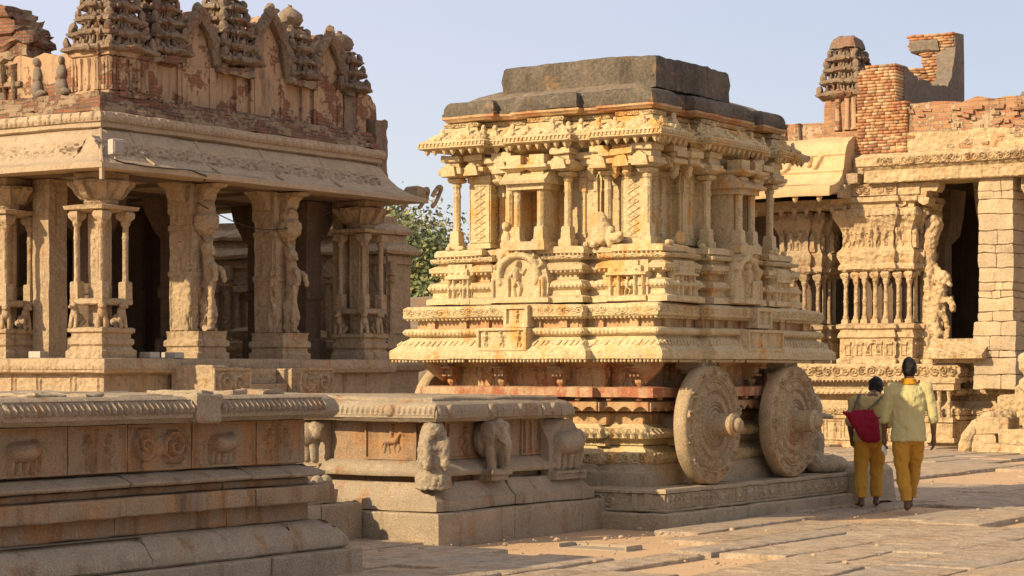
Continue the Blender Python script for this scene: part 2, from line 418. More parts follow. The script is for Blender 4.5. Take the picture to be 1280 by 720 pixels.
GOLD = stone('chariot stone', (.65, .52, .30), (.54, .42, .25), dk=.42, dark=(.20, .14, .085), paint=(.60, .33, .10), pk=.575, streak=.6, carve=24, cd=.012)
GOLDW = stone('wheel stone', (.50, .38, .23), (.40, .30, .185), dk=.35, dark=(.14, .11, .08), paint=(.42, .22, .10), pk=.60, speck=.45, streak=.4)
ORNG = stone('painted stone', (.54, .37, .20), (.45, .29, .15), dk=.42, dark=(.14, .09, .06), paint=(.42, .19, .09), pk=.545, streak=.5)
STRP = stone('limewashed red stone', (.56, .40, .24), (.42, .22, .12), dk=.40, dark=(.2, .14, .1), paint=(.36, .12, .06), pk=.52, streak=.4)
GREY = stone('grey granite', (.45, .36, .255), (.38, .305, .215), dk=.43, dark=(.15, .115, .085), paint=(.40, .24, .12), pk=.60, fine=75, speck=.45, streak=.6, bump=.8, blot=.28)
RUST = stone('stained granite', (.40, .30, .20), (.36, .23, .13), dk=.47, dark=(.11, .09, .07), paint=(.44, .23, .10), pk=.545, fine=75, speck=.4, streak=.8, bump=.8, blot=.35)
SLAB = stone('chariot base stone', (.46, .37, .25), (.38, .30, .20), dk=.43, dark=(.15, .12, .09), fine=50, speck=.4, streak=.45)
HALL = stone('hall stone', (.47, .36, .235), (.40, .30, .19), dk=.45, dark=(.12, .095, .07), paint=(.40, .24, .12), pk=.60, fine=35, speck=.35, streak=.6, carve=9)
HALLE = stone('eave stone', (.46, .36, .245), (.40, .305, .21), dk=.38, dark=(.16, .12, .09), fine=35, speck=.3, streak=.4, bump=.35)
PALE = stone('pale stone', (.60, .45, .265), (.48, .35, .20), dk=.46, dark=(.17, .12, .08), paint=(.56, .34, .15), pk=.60, fine=35, speck=.3, streak=.65, carve=8, cd=.09)
DARKR = stone('lichen roof', (.175, .145, .11), (.105, .088, .068), dk=.5, dark=(.04, .034, .03), paint=(.42, .25, .12), pk=.62, fine=30, speck=.5, streak=.6, bump=.9)
DARKS = stone('dusty roof', (.27, .215, .155), (.19, .15, .115), dk=.5, dark=(.07, .06, .05), fine=30, speck=.5, streak=.6, bump=.9)
MOSS = stone('weathered stucco', (.30, .225, .155), (.20, .15, .11), dk=.47, dark=(.07, .06, .05), paint=(.30, .15, .09), pk=.58, fine=25, speck=.4, streak=.7, bump=1)
PLAST = brickmat('plaster over brick', (.46, .31, .19), .535, bw=.24, rh=.07, c=((.27, .09, .05), (.36, .15, .08)), mortar=(.22, .14, .09), stain=.75)
BRKD = brickmat('dark brick courses', (.33, .24, .155), .505, bw=.25, rh=.07, c=((.25, .09, .05), (.34, .15, .08)), mortar=(.16, .12, .09), stain=.75)
BRKO = brickmat('orange brick', None, bw=.22, rh=.085, c=((.32, .125, .06), (.46, .25, .12)), mortar=(.34, .25, .16), stain=.6)
def loosebrick():
    m, N, L, b = nt('loose bricks'); pos = N('ShaderNodeNewGeometry').outputs['Position']; ri = N('ShaderNodeNewGeometry').outputs['Random Per Island']
    col = ramp(N, L, ri, [(0, (.22, .085, .045)), (.35, (.38, .16, .07)), (.7, (.48, .27, .13)), (.9, (.50, .37, .22)), (1, (.24, .17, .12))])
    n_ = noise(N, L, pos, 14, 5, .7); col = mix(N, L, ramp(N, L, n_, [(.4, g(0)), (.7, g(.5))]), col, (.42, .30, .19))
    st = noise(N, L, vscale(N, L, pos, (3, 3, .8)), 1, 6, .7); col = mix(N, L, ramp(N, L, st, [(.52, g(0)), (.7, g(.6))]), col, (.10, .075, .06))
    L(col, b.inputs['Base Color']); b.inputs['Roughness'].default_value = .92
    bp = N('ShaderNodeBump', ins={'Strength': .8, 'Distance': .015}); L(n_, bp.inputs['Height']); L(bp.outputs[0], b.inputs['Normal']); return m
LBRK = loosebrick(); MORT = simple('old mortar', (.30, .21, .13), .95, .3, 20)
BRKM = brickmat('mixed rubble brick', (.47, .36, .24), .475, bw=.22, rh=.085, c=((.34, .12, .055), (.50, .26, .12)), mortar=(.36, .26, .17), stain=.75)
EAVEP = stone('smooth eave stone', (.62, .45, .255), (.52, .37, .21), dk=.40, dark=(.22, .16, .10), paint=(.58, .36, .16), pk=.60, fine=35, speck=.25, streak=.4, bump=.4, blot=.3)
STUC = stone('grey stucco', (.25, .20, .155), (.20, .165, .13), dk=.42, dark=(.10, .08, .07), paint=(.30, .14, .07), pk=.62, fine=14, speck=.35, streak=.5)
RUBB = stone('rubble pier', (.56, .43, .27), (.43, .34, .235), dk=.36, dark=(.2, .16, .12), fine=30, speck=.35, streak=.3)
BLACKST = stone('soot-dark stone', (.06, .05, .042), (.045, .04, .035), dk=.4, fine=30)
DIM = stone('shade-darkened hall stone', (.20, .14, .095), (.15, .10, .07), dk=.5, dark=(.05, .04, .03), fine=30)  # hall stone coloured darker to deepen the shade of the interiors

# ================================================================ ground
def ground():
    m, N, L, b = nt('sandy ground'); pos = N('ShaderNodeNewGeometry').outputs['Position']
    a = noise(N, L, pos, .7, 6, .6); f = noise(N, L, pos, 55, 4, .7)
    col = mix(N, L, ramp(N, L, a, [(.35, g(0)), (.65, g(1))]), (.56, .37, .215), (.50, .345, .21))
    L(mix(N, L, 1.0, col, ramp(N, L, f, [(.3, g(.75)), (.7, g(1.15))]), 'MULTIPLY'), b.inputs['Base Color']); b.inputs['Roughness'].default_value = .95
    bp = N('ShaderNodeBump', ins={'Strength': .4, 'Distance': .01}); L(f, bp.inputs['Height']); L(bp.outputs[0], b.inputs['Normal'])
    # one sheet to the horizon, finer near the court
    xs = np.concatenate([[-2500, -600, -150, -60], np.arange(-34, 10.1, .5), [40, 150, 600, 2500]]); ys = np.concatenate([[-2500, -400, -60], np.arange(-4, 60.1, .5), [100, 250, 800, 2500]])
    X, Y = np.meshgrid(xs, ys); p = np.stack([X.ravel(), Y.ravel(), 0*X.ravel()], 1)
    near = (np.abs(X+12) < 22).ravel() & (np.abs(Y-28) < 32).ravel()
    p[:, 2] = np.where(near, vnoise(p, .12)*.008, 0) - .026
    nv, nu = X.shape; idx = np.arange(nu*nv).reshape(nv, nu)
    structure(M().add(p, np.stack([idx[:-1, :-1], idx[:-1, 1:], idx[1:, 1:], idx[1:, :-1]], -1).reshape(-1, 4)).build('ground', m, ang=0))
    # granite flagstones, long side running with the court
    m, N, L, b = nt('flagstone granite'); pos = N('ShaderNodeNewGeometry').outputs['Position']; ri = N('ShaderNodeNewGeometry').outputs['Random Per Island']
    a = noise(N, L, pos, 1.1, 6, .6); md = noise(N, L, pos, 6, 6, .65); f = noise(N, L, pos, 50, 4, .7)
    col = mix(N, L, ramp(N, L, ri, [(0, g(0)), (1, g(1))]), (.56, .435, .305), (.43, .36, .285))
    col = mix(N, L, ramp(N, L, a, [(.4, g(0)), (.62, g(.85))]), col, (.54, .385, .24))
    col = mix(N, L, ramp(N, L, md, [(.42, g(0)), (.72, g(.8))]), col, (.27, .21, .155))
    st = noise(N, L, pos, 2.2, 7, .7, .6); col = mix(N, L, ramp(N, L, st, [(.55, g(0)), (.60, g(.55)), (.66, g(.1))]), col, (.22, .165, .12))
    L(mix(N, L, 1.0, col, ramp(N, L, f, [(.3, g(.66)), (.7, g(1.2))]), 'MULTIPLY'), b.inputs['Base Color']); b.inputs['Roughness'].default_value = .85
    hm = N('ShaderNodeMath', operation='MULTIPLY_ADD'); L(md, hm.inputs[0]); hm.inputs[1].default_value = 3; L(f, hm.inputs[2])
    bp = N('ShaderNodeBump', ins={'Strength': .9, 'Distance': .022}); L(hm.outputs[0], bp.inputs['Height']); L(bp.outputs[0], b.inputs['Normal'])
    r = random.Random(21); q = M(); x = -19.5
    while x < 3:
        w = r.uniform(.45, 1.05); y = 8 + r.uniform(0, 2)
        while y < 43:
            l = r.uniform(1.2, 3.4); ln = r.random()
            if r.random() < .92 and not (x < -9.55 and x+w > -10.5 and y < 17.25 and y+l > 16.45):
                gp = r.choice((.008, .014, .03, .045)); top = r.uniform(.004, .032); sk = r.uniform(-.05, .05)
                x0, x1, y0, y1 = x+gp, x+w-gp*.6, y+gp*1.5, y+l-gp
                nx, ny = max(2, int((x1-x0)/.11)), max(2, int((y1-y0)/.11))
                pts = [(x0+(x1-x0)*i/nx, y0) for i in range(nx)]+[(x1, y0+(y1-y0)*i/ny) for i in range(ny)]+[(x1-(x1-x0)*i/nx, y1) for i in range(nx)]+[(x0, y1-(y1-y0)*i/ny) for i in range(ny)]
                t = M().rings(pts, [(0, -.06), (-.002, top-.010), (.006, top-.003), (.02, top), (.05, top+.001)], capb=False)
                P = t.V[0]; tilt = (r.uniform(-.008, .008), r.uniform(-.004, .004))
                P[:, 2] += (P[:, 0]-x0)*tilt[0]+(P[:, 1]-y0)*tilt[1]
                P[:, :2] += np.stack([vnoise(P*np.array((1, 1, 0)), 1.2, 0), vnoise(P*np.array((1, 1, 0)), 1.2, 1)], 1)*.028
                P[:, 0] += vnoise(P*np.array((1, 1, 0)), 4, 2)*.014; P[:, 1] += vnoise(P*np.array((1, 1, 0)), 4, 1)*.016
                q.add(P, [tuple(int(z) for z in f_) for f_ in np.concatenate(t.L[:1]).reshape(-1, 4)]); q.L.append(t.L[1]+q.n-len(P)); q.N.append(t.N[1])
            y += l
        x += w
    structure(q.build('paving', m, ang=50))
    # grit and pebbles lying in the joints
    q = M(); r2 = np.random.RandomState(4)
    for k in range(1500):
        d_ = r2.uniform(17.3, 34); k_ = r2.uniform(-.10, .25); s_ = r2.choice([.006, .010, .016, .03], p=[.45, .35, .17, .03]); X_, Y_ = d_*(k_*.8387-.5446), d_*(k_*.5446+.8387)
        q.ell((X_, Y_, .012+s_*.4), (s_, s_*.8, s_*.6), 6)
    o_ = q.rough(.003, 12).build('pebbles', m); o_['kind'] = 'stuff'
ground()

# ================================================================ stone chariot
CX, CY = -12.30, 21.19
CH = thing('stone_chariot', 'tall golden carved stone chariot shrine with dark flat roof and big stone wheels', 'chariot', (CX, CY, 0))
ORG = (CX, CY, 0)
def cpoly(o=0.0, a=1.70, b=2.09, fx=((.87, .12),), fy=((1.18, .12),), dx=0, dy=0):
    return ratha(CX+dx, CY+dy, a, b, fx, fy)
def rect(x0, x1, y0, y1): return [(CX+x0, CY+y0), (CX+x1, CY+y0), (CX+x1, CY+y1), (CX+x0, CY+y1)]
def cb(m, name, mat, **k): return m.build(name, mat, CH, ORG, **k)
def chariot():
    rr = random.Random(5)
    # --- base
    m = M(); m.rings(subdiv(rect(-1.86, 1.84, -2.2, 3.35), .15), [(.01, -.05), (0, .0), (0, .135), (.015, .15), (.3, .152)]); m.rough(.010, 1.2, .004, 7)
    cb(m, 'plinth', SLAB)
    m = M()
    for x0, x1, y0, y1 in ((-1.80, 1.76, -2.13, -1.28), (-1.80, 1.762, -1.27, 1.2), (-1.80, 1.75, 1.21, 3.2)):
        m.rings(subdiv(rect(x0, x1, y0, y1), .12), [(.0, .155), (-.012, .17), (-.012, .185), (.02, .19), (.02, .345), (-.012, .35), (-.012, .375), (.0, .39), (.2, .392)])
    m.rough(.005, 1.5, .003, 9); cb(m, 'base_slab', SLAB)
    m = M()
    H = HF(3.4, .15, .008); H.scroll(.5, 2.0, .0, .15, .024); H.scroll(2.2, 2.85, .0, .15, .026)
    for i in range(10): H.man(.1+i*.05 if i < 5 else 2.05, 0, .14, rr)
    H.rect(3.05, 3.12, 0, .2, .02); H.rect(3.2, 3.3, 0, .2, .022); H.rect(3.0, 3.35, 0, .015, .02); H.rect(3.0, 3.35, .135, .15, .02)
    H.noise(.0015, 14); m.hf(H, (CX-1.68, CY-2.111, .191), (1, 0, 0), (0, 0, 1), (0, -1, 0), .02)
    H = HF(4.45, .15, .008)
    x = .04
    while x < 4.4:
        H.man(x+.03, .003, rr.uniform(.12, .145), rr, 1.1)
        if rr.random() < .3: H.elephant(x+.09, .005, .09, 1, .7); x += .1
        x += rr.uniform(.07, .1)
    H.noise(.0015, 14, 2); m.hf(H, (CX+1.757, CY-2.08, .191), (0, 1, 0), (0, 0, 1), (1, 0, 0), .02)
    cb(m, 'frieze_carving', SLAB)
    # --- undercarriage mouldings
    fx, fy = ((.8, .10),), ((1.05, .10),)
    U = lambda i: cpoly(a=1.70-i, b=2.09-i, fx=fx, fy=fy)
    m = M(); P = subdiv(U(.32), .12)
    m.rings(P, [(0, .392), (0, .53), (.02, .545), (.03, .56), (.03, .60), (.06, .61), (.07, .62)])
    m.rough(.008, 1.4, .004, 8); cb(m, 'lower_course', SLAB)
    m = M(); P = U(.40)
    m.rings(subdiv(P, .1), [(0, .61), (-.02, .64), (0, .70), (.05, .76), (.10, .79), (.10, .81)])
    def f(H, k): H.scroll(0, H.w, .0, H.h, .02); H.noise(.002, 12, k)
    strip(m, P, -.015, .635, .735, .009, f)
    m.rings(subdiv(U(.5), .12), [(0, .80), (0, .87)])
    P = U(.42); m.rings(subdiv(P, .1), [(.08, .865), (0, .885), (-.02, .93), (0, .98), (.06, 1.01), (.08, 1.03)])
    def f(H, k):
        U_, V = H.grid(); w = .10; H.Z += .028*np.clip(1-2.6*np.abs(((U_/w) % 1)-.5)-1.2*np.abs(V/H.h-.5), 0, 1)*2 + .016*(np.abs(((U_/w+V/H.h*.5) % .5)-.25) < .06)
    strip(m, P, -.02, .885, .985, .007, f)
    cb(m, 'petal_course', GOLD)
    m = M(); P = U(.52); m.rings(subdiv(P, .12), [(0, 1.02), (0, 1.14), (.03, 1.16), (.03, 1.20)])
    def f(H, k):
        for i in range(int(H.w/.12)): H.man(.06+i*.12, 0, .11, rr, .6) if rr.random() < .6 else H.elephant(.02+i*.12, 0, .08, 1, .6)
    strip(m, P, -.002, 1.03, 1.135, .009, f); cb(m, 'figure_band', ORNG)
    m = M(); P = U(.34); m.rings(subdiv(P, .12), [(.1, 1.165), (.04, 1.175), (.0, 1.22), (.02, 1.27), (.06, 1.29), (.08, 1.31)])
    for s0, t, nr, L in edges(P, 0):            # scalloped drapery
        n = max(1, int(L/.17)); st = L/n
        for k in range(n):
            pts = [(0, .1), (0, .012)]+[(st*i/8, .0+.05*math.sin(PI*i/8)) for i in range(9)]+[(st, .012), (st, .1)]
            o = s0+t*st*k
            m.extr(pts, (o[0], o[1], 1.165), (t[0], t[1], 0), (0, 0, 1), (nr[0], nr[1], 0), .022)
    cb(m, 'scalloped_band', ORNG)
    m = M(); P = U(.24); m.rings(subdiv(P, .1), [(.02, 1.31), (0, 1.315), (0, 1.41), (.02, 1.42), (.2, 1.425)])
    teeth(m, P, .05, 1.312, .3, .05, .03, .05, 'box'); m.rough(.004, 2, .002, 9); cb(m, 'red_plate', STRP, label='red and white painted stone band')
    m = M(); P = U(.50); m.rings(subdiv(P, .1), [(0, 1.42), (0, 1.62), (-.1, 1.70)])
    def f(H, k):
        x = .05
        while x < H.w-.05: H.man(x, 0, rr.uniform(.17, .22), rr, .8); x += rr.uniform(.11, .17)
        H.noise(.006, 8, k)
    strip(m, P, -.002, 1.425, 1.66, .011, f); cb(m, 'neck_wall', ORNG)
    # brackets below the lower cornice
    def bracket(nm='bracket'):
        b_ = M(); b_.extr([(0, 0), (.10, .02), (.12, .06), (.16, .08), (.18, .14), (.26, .17), (.28, .22), (0, .22)], (-.05, 0, 0), (0, -1, 0), (0, 0, 1), (1, 0, 0), .10)
        b_.lathe((0, -.10, .02), [(.05, 0), (.05, -.03), (.03, -.055), (.004, -.085)], 8); b_.box(-.065, .065, -.2, -.02, .055, .075); b_.box(-.075, .075, -.26, -.1, .14, .16); return b_
    bm = bracket(); me = bm.mesh('bracket', ang=30); me.materials.append(ORNG)
    for x, y, rz in [(-1.14, -1.60, 0), (-.40, -1.72, 0), (.34, -1.72, 0), (1.22, -1.60, 0), (1.30, -.55, PI/2), (1.30, .5, PI/2)]:
        o = bpy.data.objects.new('bracket', me); C.objects.link(o); o.parent = CH; o.location = (x, y, 1.475); o.rotation_euler = (0, 0, rz)
    # hub blocks above the wheels and drooping corner boss
    m = M()
    for y in (-1.05, .90):
        m.mark(); m.box(CX+1.38, CX+1.70, CY+y-.16, CY+y+.16, 1.60, 1.70); m.box(CX+1.42, CX+1.66, CY+y-.12, CY+y+.12, 1.56, 1.61)
        m.mark(); m.box(CX-1.7, CX-1.38, CY+y-.16, CY+y+.16, 1.60, 1.70)
    cb(m, 'bearing_block', SLAB)
    m = M()
    for x, y in ((1.28, -1.68), (-1.28, -1.68)):
        m.mark(); m.lathe((CX+x, CY+y, 1.69), [(.20, 0), (.20, -.05), (.15, -.1), (.10, -.15), (.05, -.19), (.005, -.23)], 8)
    m.rough(.01, 4); cb(m, 'corner_boss', ORNG)
    # --- wheels
    def wheel(side):
        w = M(); Rr = .63; T = .145
        n = 96; w.lathe((0, 0, 0), [(Rr-.02, -T), (Rr, -T+.02), (Rr+.004, -T*.5), (Rr, -.02), (Rr-.015, -.002)], n, (1, 0, 0))
        nr_, na = 80, 360
        r = np.linspace(.01, Rr-.012, nr_); th = np.arange(na)*2*PI/na
        RR, TT = np.meshgrid(r, th, indexing='ij'); q = RR/Rr; Z = np.zeros_like(q)
        ring = lambda c, wd, h: h*np.exp(-((q-c)/wd)**2)
        Z += ring(.97, .02, .010)+ring(.78, .012, .012)+ring(.73, .010, .010)+ring(.58, .012, .013)+ring(.54, .010, .008)+ring(.40, .014, .014)+ring(.35, .012, .012)+ring(.29, .012, .012)
        band = (q > .79) & (q < .95); nsp = 14; k = (TT/(2*PI)*nsp) % 1 - .5; alt = np.where(np.floor(TT/(2*PI)*nsp) % 2 > 0, 1, -1)
        uu = k*(2*PI*.87*Rr/nsp); vv = (q-.87)*Rr*alt; rl = np.hypot(uu, vv); tl = np.arctan2(vv, uu)
        Z += np.where(band, .017*np.clip(np.cos(rl/.062*PI*2.1-tl)*.8+.35, 0, 1)*np.clip((.075-rl)/.02, 0, 1)+.004*np.cos(tl*6), 0)
        band = (q > .60) & (q < .71); Z += np.where(band, .010*np.clip(np.cos(TT*30+40*(q-.65)*np.sign(np.cos(TT*15)))+.2, 0, 1), 0)
        band = (q > .42) & (q < .52); Z += np.where(band, .007*np.abs(np.cos(TT*18)), 0)
        Z += .004*np.exp(-((q-.2)/.1)**2)
        Z = Z*2.0*np.clip((1-q)/.05, 0, 1)-.004*(q > .965); P3 = np.stack([Z-.002, RR*np.cos(TT), RR*np.sin(TT)], -1).reshape(-1, 3); P3[:, 0] += vnoise(P3, 6)*.0015
        idx = np.arange(nr_*na).reshape(nr_, na); idx2 = np.roll(idx, -1, 1)
        F = np.stack([idx[:-1], idx[1:], idx2[1:], idx2[:-1]], -1).reshape(-1, 4); w.add(P3, F)
        if side < 0: w.xf(PI)
        w.rough(.004, 2)
        return w.mesh('wheel', ang=40)
    def axle(side):
        w = M(); w.lathe((0, 0, 0), [(.15, 0), (.147, .01), (.128, .016), (.122, .10), (.120, .205), (.130, .215), (.131, .245), (.118, .252), (.112, .262), (.080, .268), (.076, .295), (.055, .318), (.005, .325)], 28, (1, 0, 0))
        if side < 0: w.xf(PI)
        w.rough(.002, 5); return w.mesh('axle_stub', ang=40)
    for side in (1, -1):
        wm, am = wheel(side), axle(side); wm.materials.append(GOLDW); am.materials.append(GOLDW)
        for y in (-1.05, .90):
            o = bpy.data.objects.new('wheel', wm); C.objects.link(o); o.parent = CH; o.location = (side*1.74, y, 1.02)
            o.rotation_euler = (R(37 if y > 0 else 0), 0, 0)
            a = bpy.data.objects.new('axle_stub', am); C.objects.link(a); a.parent = o; a.location = (side*.008, 0, 0)
    m = M(); m.lathe((CX-1.6, CY-1.05, 1.02), [(.12, 0), (.12, 3.2)], 16, (1, 0, 0)); m.mark().lathe((CX-1.6, CY+.9, 1.02), [(.12, 0), (.12, 3.2)], 16, (1, 0, 0)); cb(m, 'axle', SLAB)
    # --- lower cornice and deck
    P = cpoly(); m = M(); Q = subdiv(P, .14)
    m.rings(Q, [(.25, 1.700), (.05, 1.705), (0, 1.712), (0, 1.80), (.02, 1.815), (.05, 1.835), (.10, 1.90), (.15, 1.93), (.17, 1.955)])
    m.rough(.006, 1.1, .003, 8)
    teeth(m, P, .006, 1.708, .045, .034, .035, .034, 'ball')
    def f(H, k):
        H.Z[:] = -.02
        U_, V = H.grid(); H.Z += .020*(1-V/H.h); H.petals(0, H.w, 0, H.h*.9, .075, .022); H.noise(.004, 6, k)
    def f2(H, k):
        U_, V = H.grid(); H.Z += .006*np.clip(np.sin(U_*60+V*30), 0, 1)*(V > .015)*(V < H.h-.015); H.noise(.002, 10, k)
    for s0, t, nr, L in edges(P, .04):
        if L < .2: continue
        n = int(L/.07)
        for k in range(n):
            c = s0+t*(L/n)*(k+.5+rr.uniform(-.12, .12)); e_ = rr.uniform(.6, 1.0)*(rr.random() > .12); m.cap((c[0]-nr[0]*.03-t[0]*.012, c[1]-nr[1]*.03-t[1]*.012, 1.865), (c[0]-nr[0]*.055+t[0]*.014, c[1]-nr[1]*.055+t[1]*.014, 1.90), .020*e_+.002, .012*e_+.001, 6)
    strip(m, P, -.0, 1.72, 1.79, .012, f2); cb(m, 'lower_cornice', GOLD)
    m = M(); m.rings(Q, [(.17, 1.95), (.15, 1.955), (.115, 1.975), (.10, 2.0), (.115, 2.025), (.15, 2.04), (.22, 2.042)])
    def f(H, k):
        U_, V = H.grid(); v = V/H.h; bul = .03*np.sqrt(np.clip(1-(2*v-1)**2, 0, 1))
        pat = (np.sin(U_*.9+k) > -.2); H.Z += bul-.006+pat*.012*np.clip(np.sin(U_*2*PI/.05+np.abs(v-.5)*3), -.2, 1)*np.sin(PI*v)
    strip(m, P, .125, 1.962, 2.036, .008, f)
    m.rough(.004, 1.3); cb(m, 'roll_moulding', GOLD)
    m = M(); m.rings(Q, [(.22, 2.035), (.22, 2.14)]); 
    for s0, t, nr, L in edges(P, .22):
        n = max(1, int(L/.32))
        for k in range(n):
            c = s0+t*(L/n)*(k+.5)
            a, b_ = t*.05, nr*.04
            q = [c-a, c+a, c+a+b_, c-a+b_]; m.add([(p[0], p[1], 2.04) for p in q]+[(p[0], p[1], 2.139) for p in q], [(0, 1, 2, 3), (7, 6, 5, 4), (0, 4, 5, 1), (1, 5, 6, 2), (2, 6, 7, 3), (3, 7, 4, 0)])
    cb(m, 'recess_course', ORNG)
    m = M(); m.rings(Q, [(.2, 2.135), (.12, 2.15), (.105, 2.165), (.11, 2.265), (.14, 2.285), (.6, 2.30)]); m.rough(.007, 1.1, .003, 8)
    teeth(m, P, .12, 2.155, .05, .036, .03, .036, 'ball')
    def f(H, k): H.scroll(0, H.w, .008, H.h-.005, .014); H.noise(.003, 7, k)
    strip(m, P, .108, 2.17, 2.26, .010, f)
    cb(m, 'deck_slab', GOLD)
    # carved panels on the cornice faces
    m = M()
    def panel(x, w, z0, z1, side, n, out, fr=.03):
        m.mark()
        H = HF(w, z1-z0, .007); H.frame(fr, .03)
        for i in range(n): H.man(w*(i+.5)/n, fr*.6, (z1-z0)-fr*1.9, rr, .9)
        H.noise(.0015, 14)
        if side == 0: m.hf(H, (CX+x, CY-2.09-out, z0), (1, 0, 0), (0, 0, 1), (0, -1, 0), out+.1)
        else: m.hf(H, (CX+1.70+out, CY+x, z0), (0, 1, 0), (0, 0, 1), (1, 0, 0), out+.1)
    panel(-.47, .62, 1.80, 2.04, 0, 3, .10); panel(-.16, .30, 2.045, 2.275, 0, 1, .05, .04); panel(-.40, .85, 1.80, 2.03, 1, 4, .10); panel(-.1, .36, 2.05, 2.27, 1, 1, .05, .04)
    cb(m, 'relief_panel', GOLD)
    # --- stepped shrine base
    fx2, fy2 = ((.72, -.14), (.42, .17)), ((.86, -.14), (.52, .17))
    S = lambda i, dx=.15, dy=-.30: cpoly(a=1.40+.45-i, b=1.50+.45-i, fx=fx2, fy=fy2, dx=dx, dy=dy)
    m = M(); P = S(.45); m.rings(subdiv(P, .12), [(-.10, 2.30), (-.10, 2.36), (-.05, 2.38), (-.04, 2.43), (-.08, 2.46), (-.09, 2.49), (-.06, 2.53), (.02, 2.55), (.03, 2.60), (-.02, 2.62), (-.07, 2.65), (-.075, 2.69), (-.03, 2.72), (.0, 2.73), (.0, 2.75), (-.06, 2.76), (-.065, 2.80), (0, 2.81)])
    m.rough(.006, 1.6, .003, 9)
    teeth(m, P, -.07, 2.645, .055, .035, .03, .035, 'ball')
    def f(H, k): H.petals(0, H.w, 0, H.h, .05, .02); H.noise(.004, 8, k)
    strip(m, P, -.075, 2.465, 2.51, .009, f)
    def f(H, k): H.scroll(0, H.w, 0, H.h, .014)
    strip(m, P, -.062, 2.762, 2.798, .009, f)
    cb(m, 'shrine_base', GOLD)
    # little shrine fronts on the base
    def niche(face, x, w, z0, z1, kind='pav', out=.22):
        d = M(); H = HF(w, z1-z0, .008); hh = z1-z0
        if kind == 'pav':
            H.rect(-1, 9, 0, .05, .05); H.rect(-1, 9, hh*.62, hh*.70, .055); H.rect(w*.12, w*.88, hh*.70, hh*.86, .04); H.rect(w*.2, w*.8, hh*.86, hh, .025)
            for cx_ in (.1, .3, .7, .9): H.cap(w*cx_, .05, w*cx_, hh*.6, .02, None, 2.0)
            H.rect(w*.38, w*.62, .06, hh*.58, -.05); H.man(w*.5, .06, hh*.45, rr, .6)
            for cx_ in (.25, .5, .75): H.cap(w*cx_, hh*.78, w*cx_, hh*.78, .022, None, 1.2, .03)
        else:
            H.rect(-1, 9, 0, .05, .05); H.rect(w*.14, w*.86, .05, hh*.45, .035); H.arch(w*.5, .06, w*.62, hh*.92, .06)
            H.rect(w*.36, w*.64, .06, hh*.5, .0); H.man(w*.5, .06, hh*.66, rr, .9); H.cap(w*.1, .05, w*.1, hh*.4, .025, None, 2); H.cap(w*.9, .05, w*.9, hh*.4, .025, None, 2)
        if kind != 'pav':
            U_, V = H.grid(); out_ = (((U_-w/2)/(w*.47))**2+((V-hh*.30)/(hh*.70))**2 > 1) & (V > .055); H.Z = np.where(out_, -out*.98, H.Z)
        H.noise(.003, 10, x)
        if face == 0: d.hf(H, (CX+x-w/2, CY-1.78-out, z0), (1, 0, 0), (0, 0, 1), (0, -1, 0), out)
        else: d.hf(H, (CX+1.53+out, CY+x-w/2, z0), (0, 1, 0), (0, 0, 1), (1, 0, 0), out)
        cb(d, 'small_niche', GOLD)
    niche(0, -.93, .32, 2.31, 2.74, 'pav', .08); niche(0, -.11, .78, 2.31, 2.90, 'arch', .16); niche(0, 1.18, .48, 2.31, 2.73, 'pav', .10)
    niche(1, -1.45, .44, 2.31, 2.73, 'pav', .08); niche(1, -.20, .74, 2.31, 2.88, 'arch', .16); niche(1, .82, .40, 2.31, 2.73, 'pav', .08)
    # --- ledge carrying the columns
    fx3, fy3 = ((.80, -.12), (.50, .15)), ((.92, -.12), (.56, .15))
    T = lambda i, dx=.17, dy=-.36: cpoly(a=1.42+.40-i, b=1.52+.40-i, fx=fx3, fy=fy3, dx=dx, dy=dy)
    P = T(.40); m = M(); m.rings(subdiv(P, .11), [(.12, 2.80), (.03, 2.81), (0, 2.825), (0, 2.87), (.02, 2.89), (.08, 2.90), (.5, 2.905)])
    m.rough(.006, 1.6, .003, 9); teeth(m, P, .01, 2.82, .05, .038, .035, .038, 'cone')
    for k in range(24):
        e = rr.choice([e for e in edges(P, .03) if e[3] > .15]); c = e[0]+e[1]*rr.uniform(.05, e[3]-.05); m.ell((c[0], c[1], 2.91), (.035, .035, .03), 8)
    cb(m, 'ledge', GOLD)
    # --- shrine walls
    fx4, fy4 = ((.95, .0),), ((1.3, .0),)
    wl = M(); P = ratha(CX+.15, CY-.36, 1.02, 1.14, ((.55, .14),), ((.60, .14),))
    wl.rings(subdiv(P, .15), [(0, 2.85), (0, 3.0), (.02, 3.01), (.02, 3.72), (0, 3.74), (0, 3.86)])
    def f(H, k):
        n = max(1, int(H.w/.17)); st = H.w/n; H.rect(-1, 9, 0, .06, .02); H.rect(-1, 9, H.h-.07, 9, .02); H.rect(-1, 9, H.h-.16, H.h-.12, .012)
        for i in range(n+1):
            cx_ = i*st; H.rect(cx_-.032, cx_+.032, .06, H.h-.07, .024); H.rect(cx_-.045, cx_+.045, H.h-.22, H.h-.07, .034); H.rect(cx_-.04, cx_+.04, .06, .12, .032)
        if H.w > .5: H.man(H.w/2, .1, .3, rr, .8)
        H.noise(.003, 7, k)
    strip(wl, P, .015, 2.93, 3.70, .011, f); cb(wl, 'shrine_wall', GOLD)
    # lozenge-carved corner piers
    m = M()
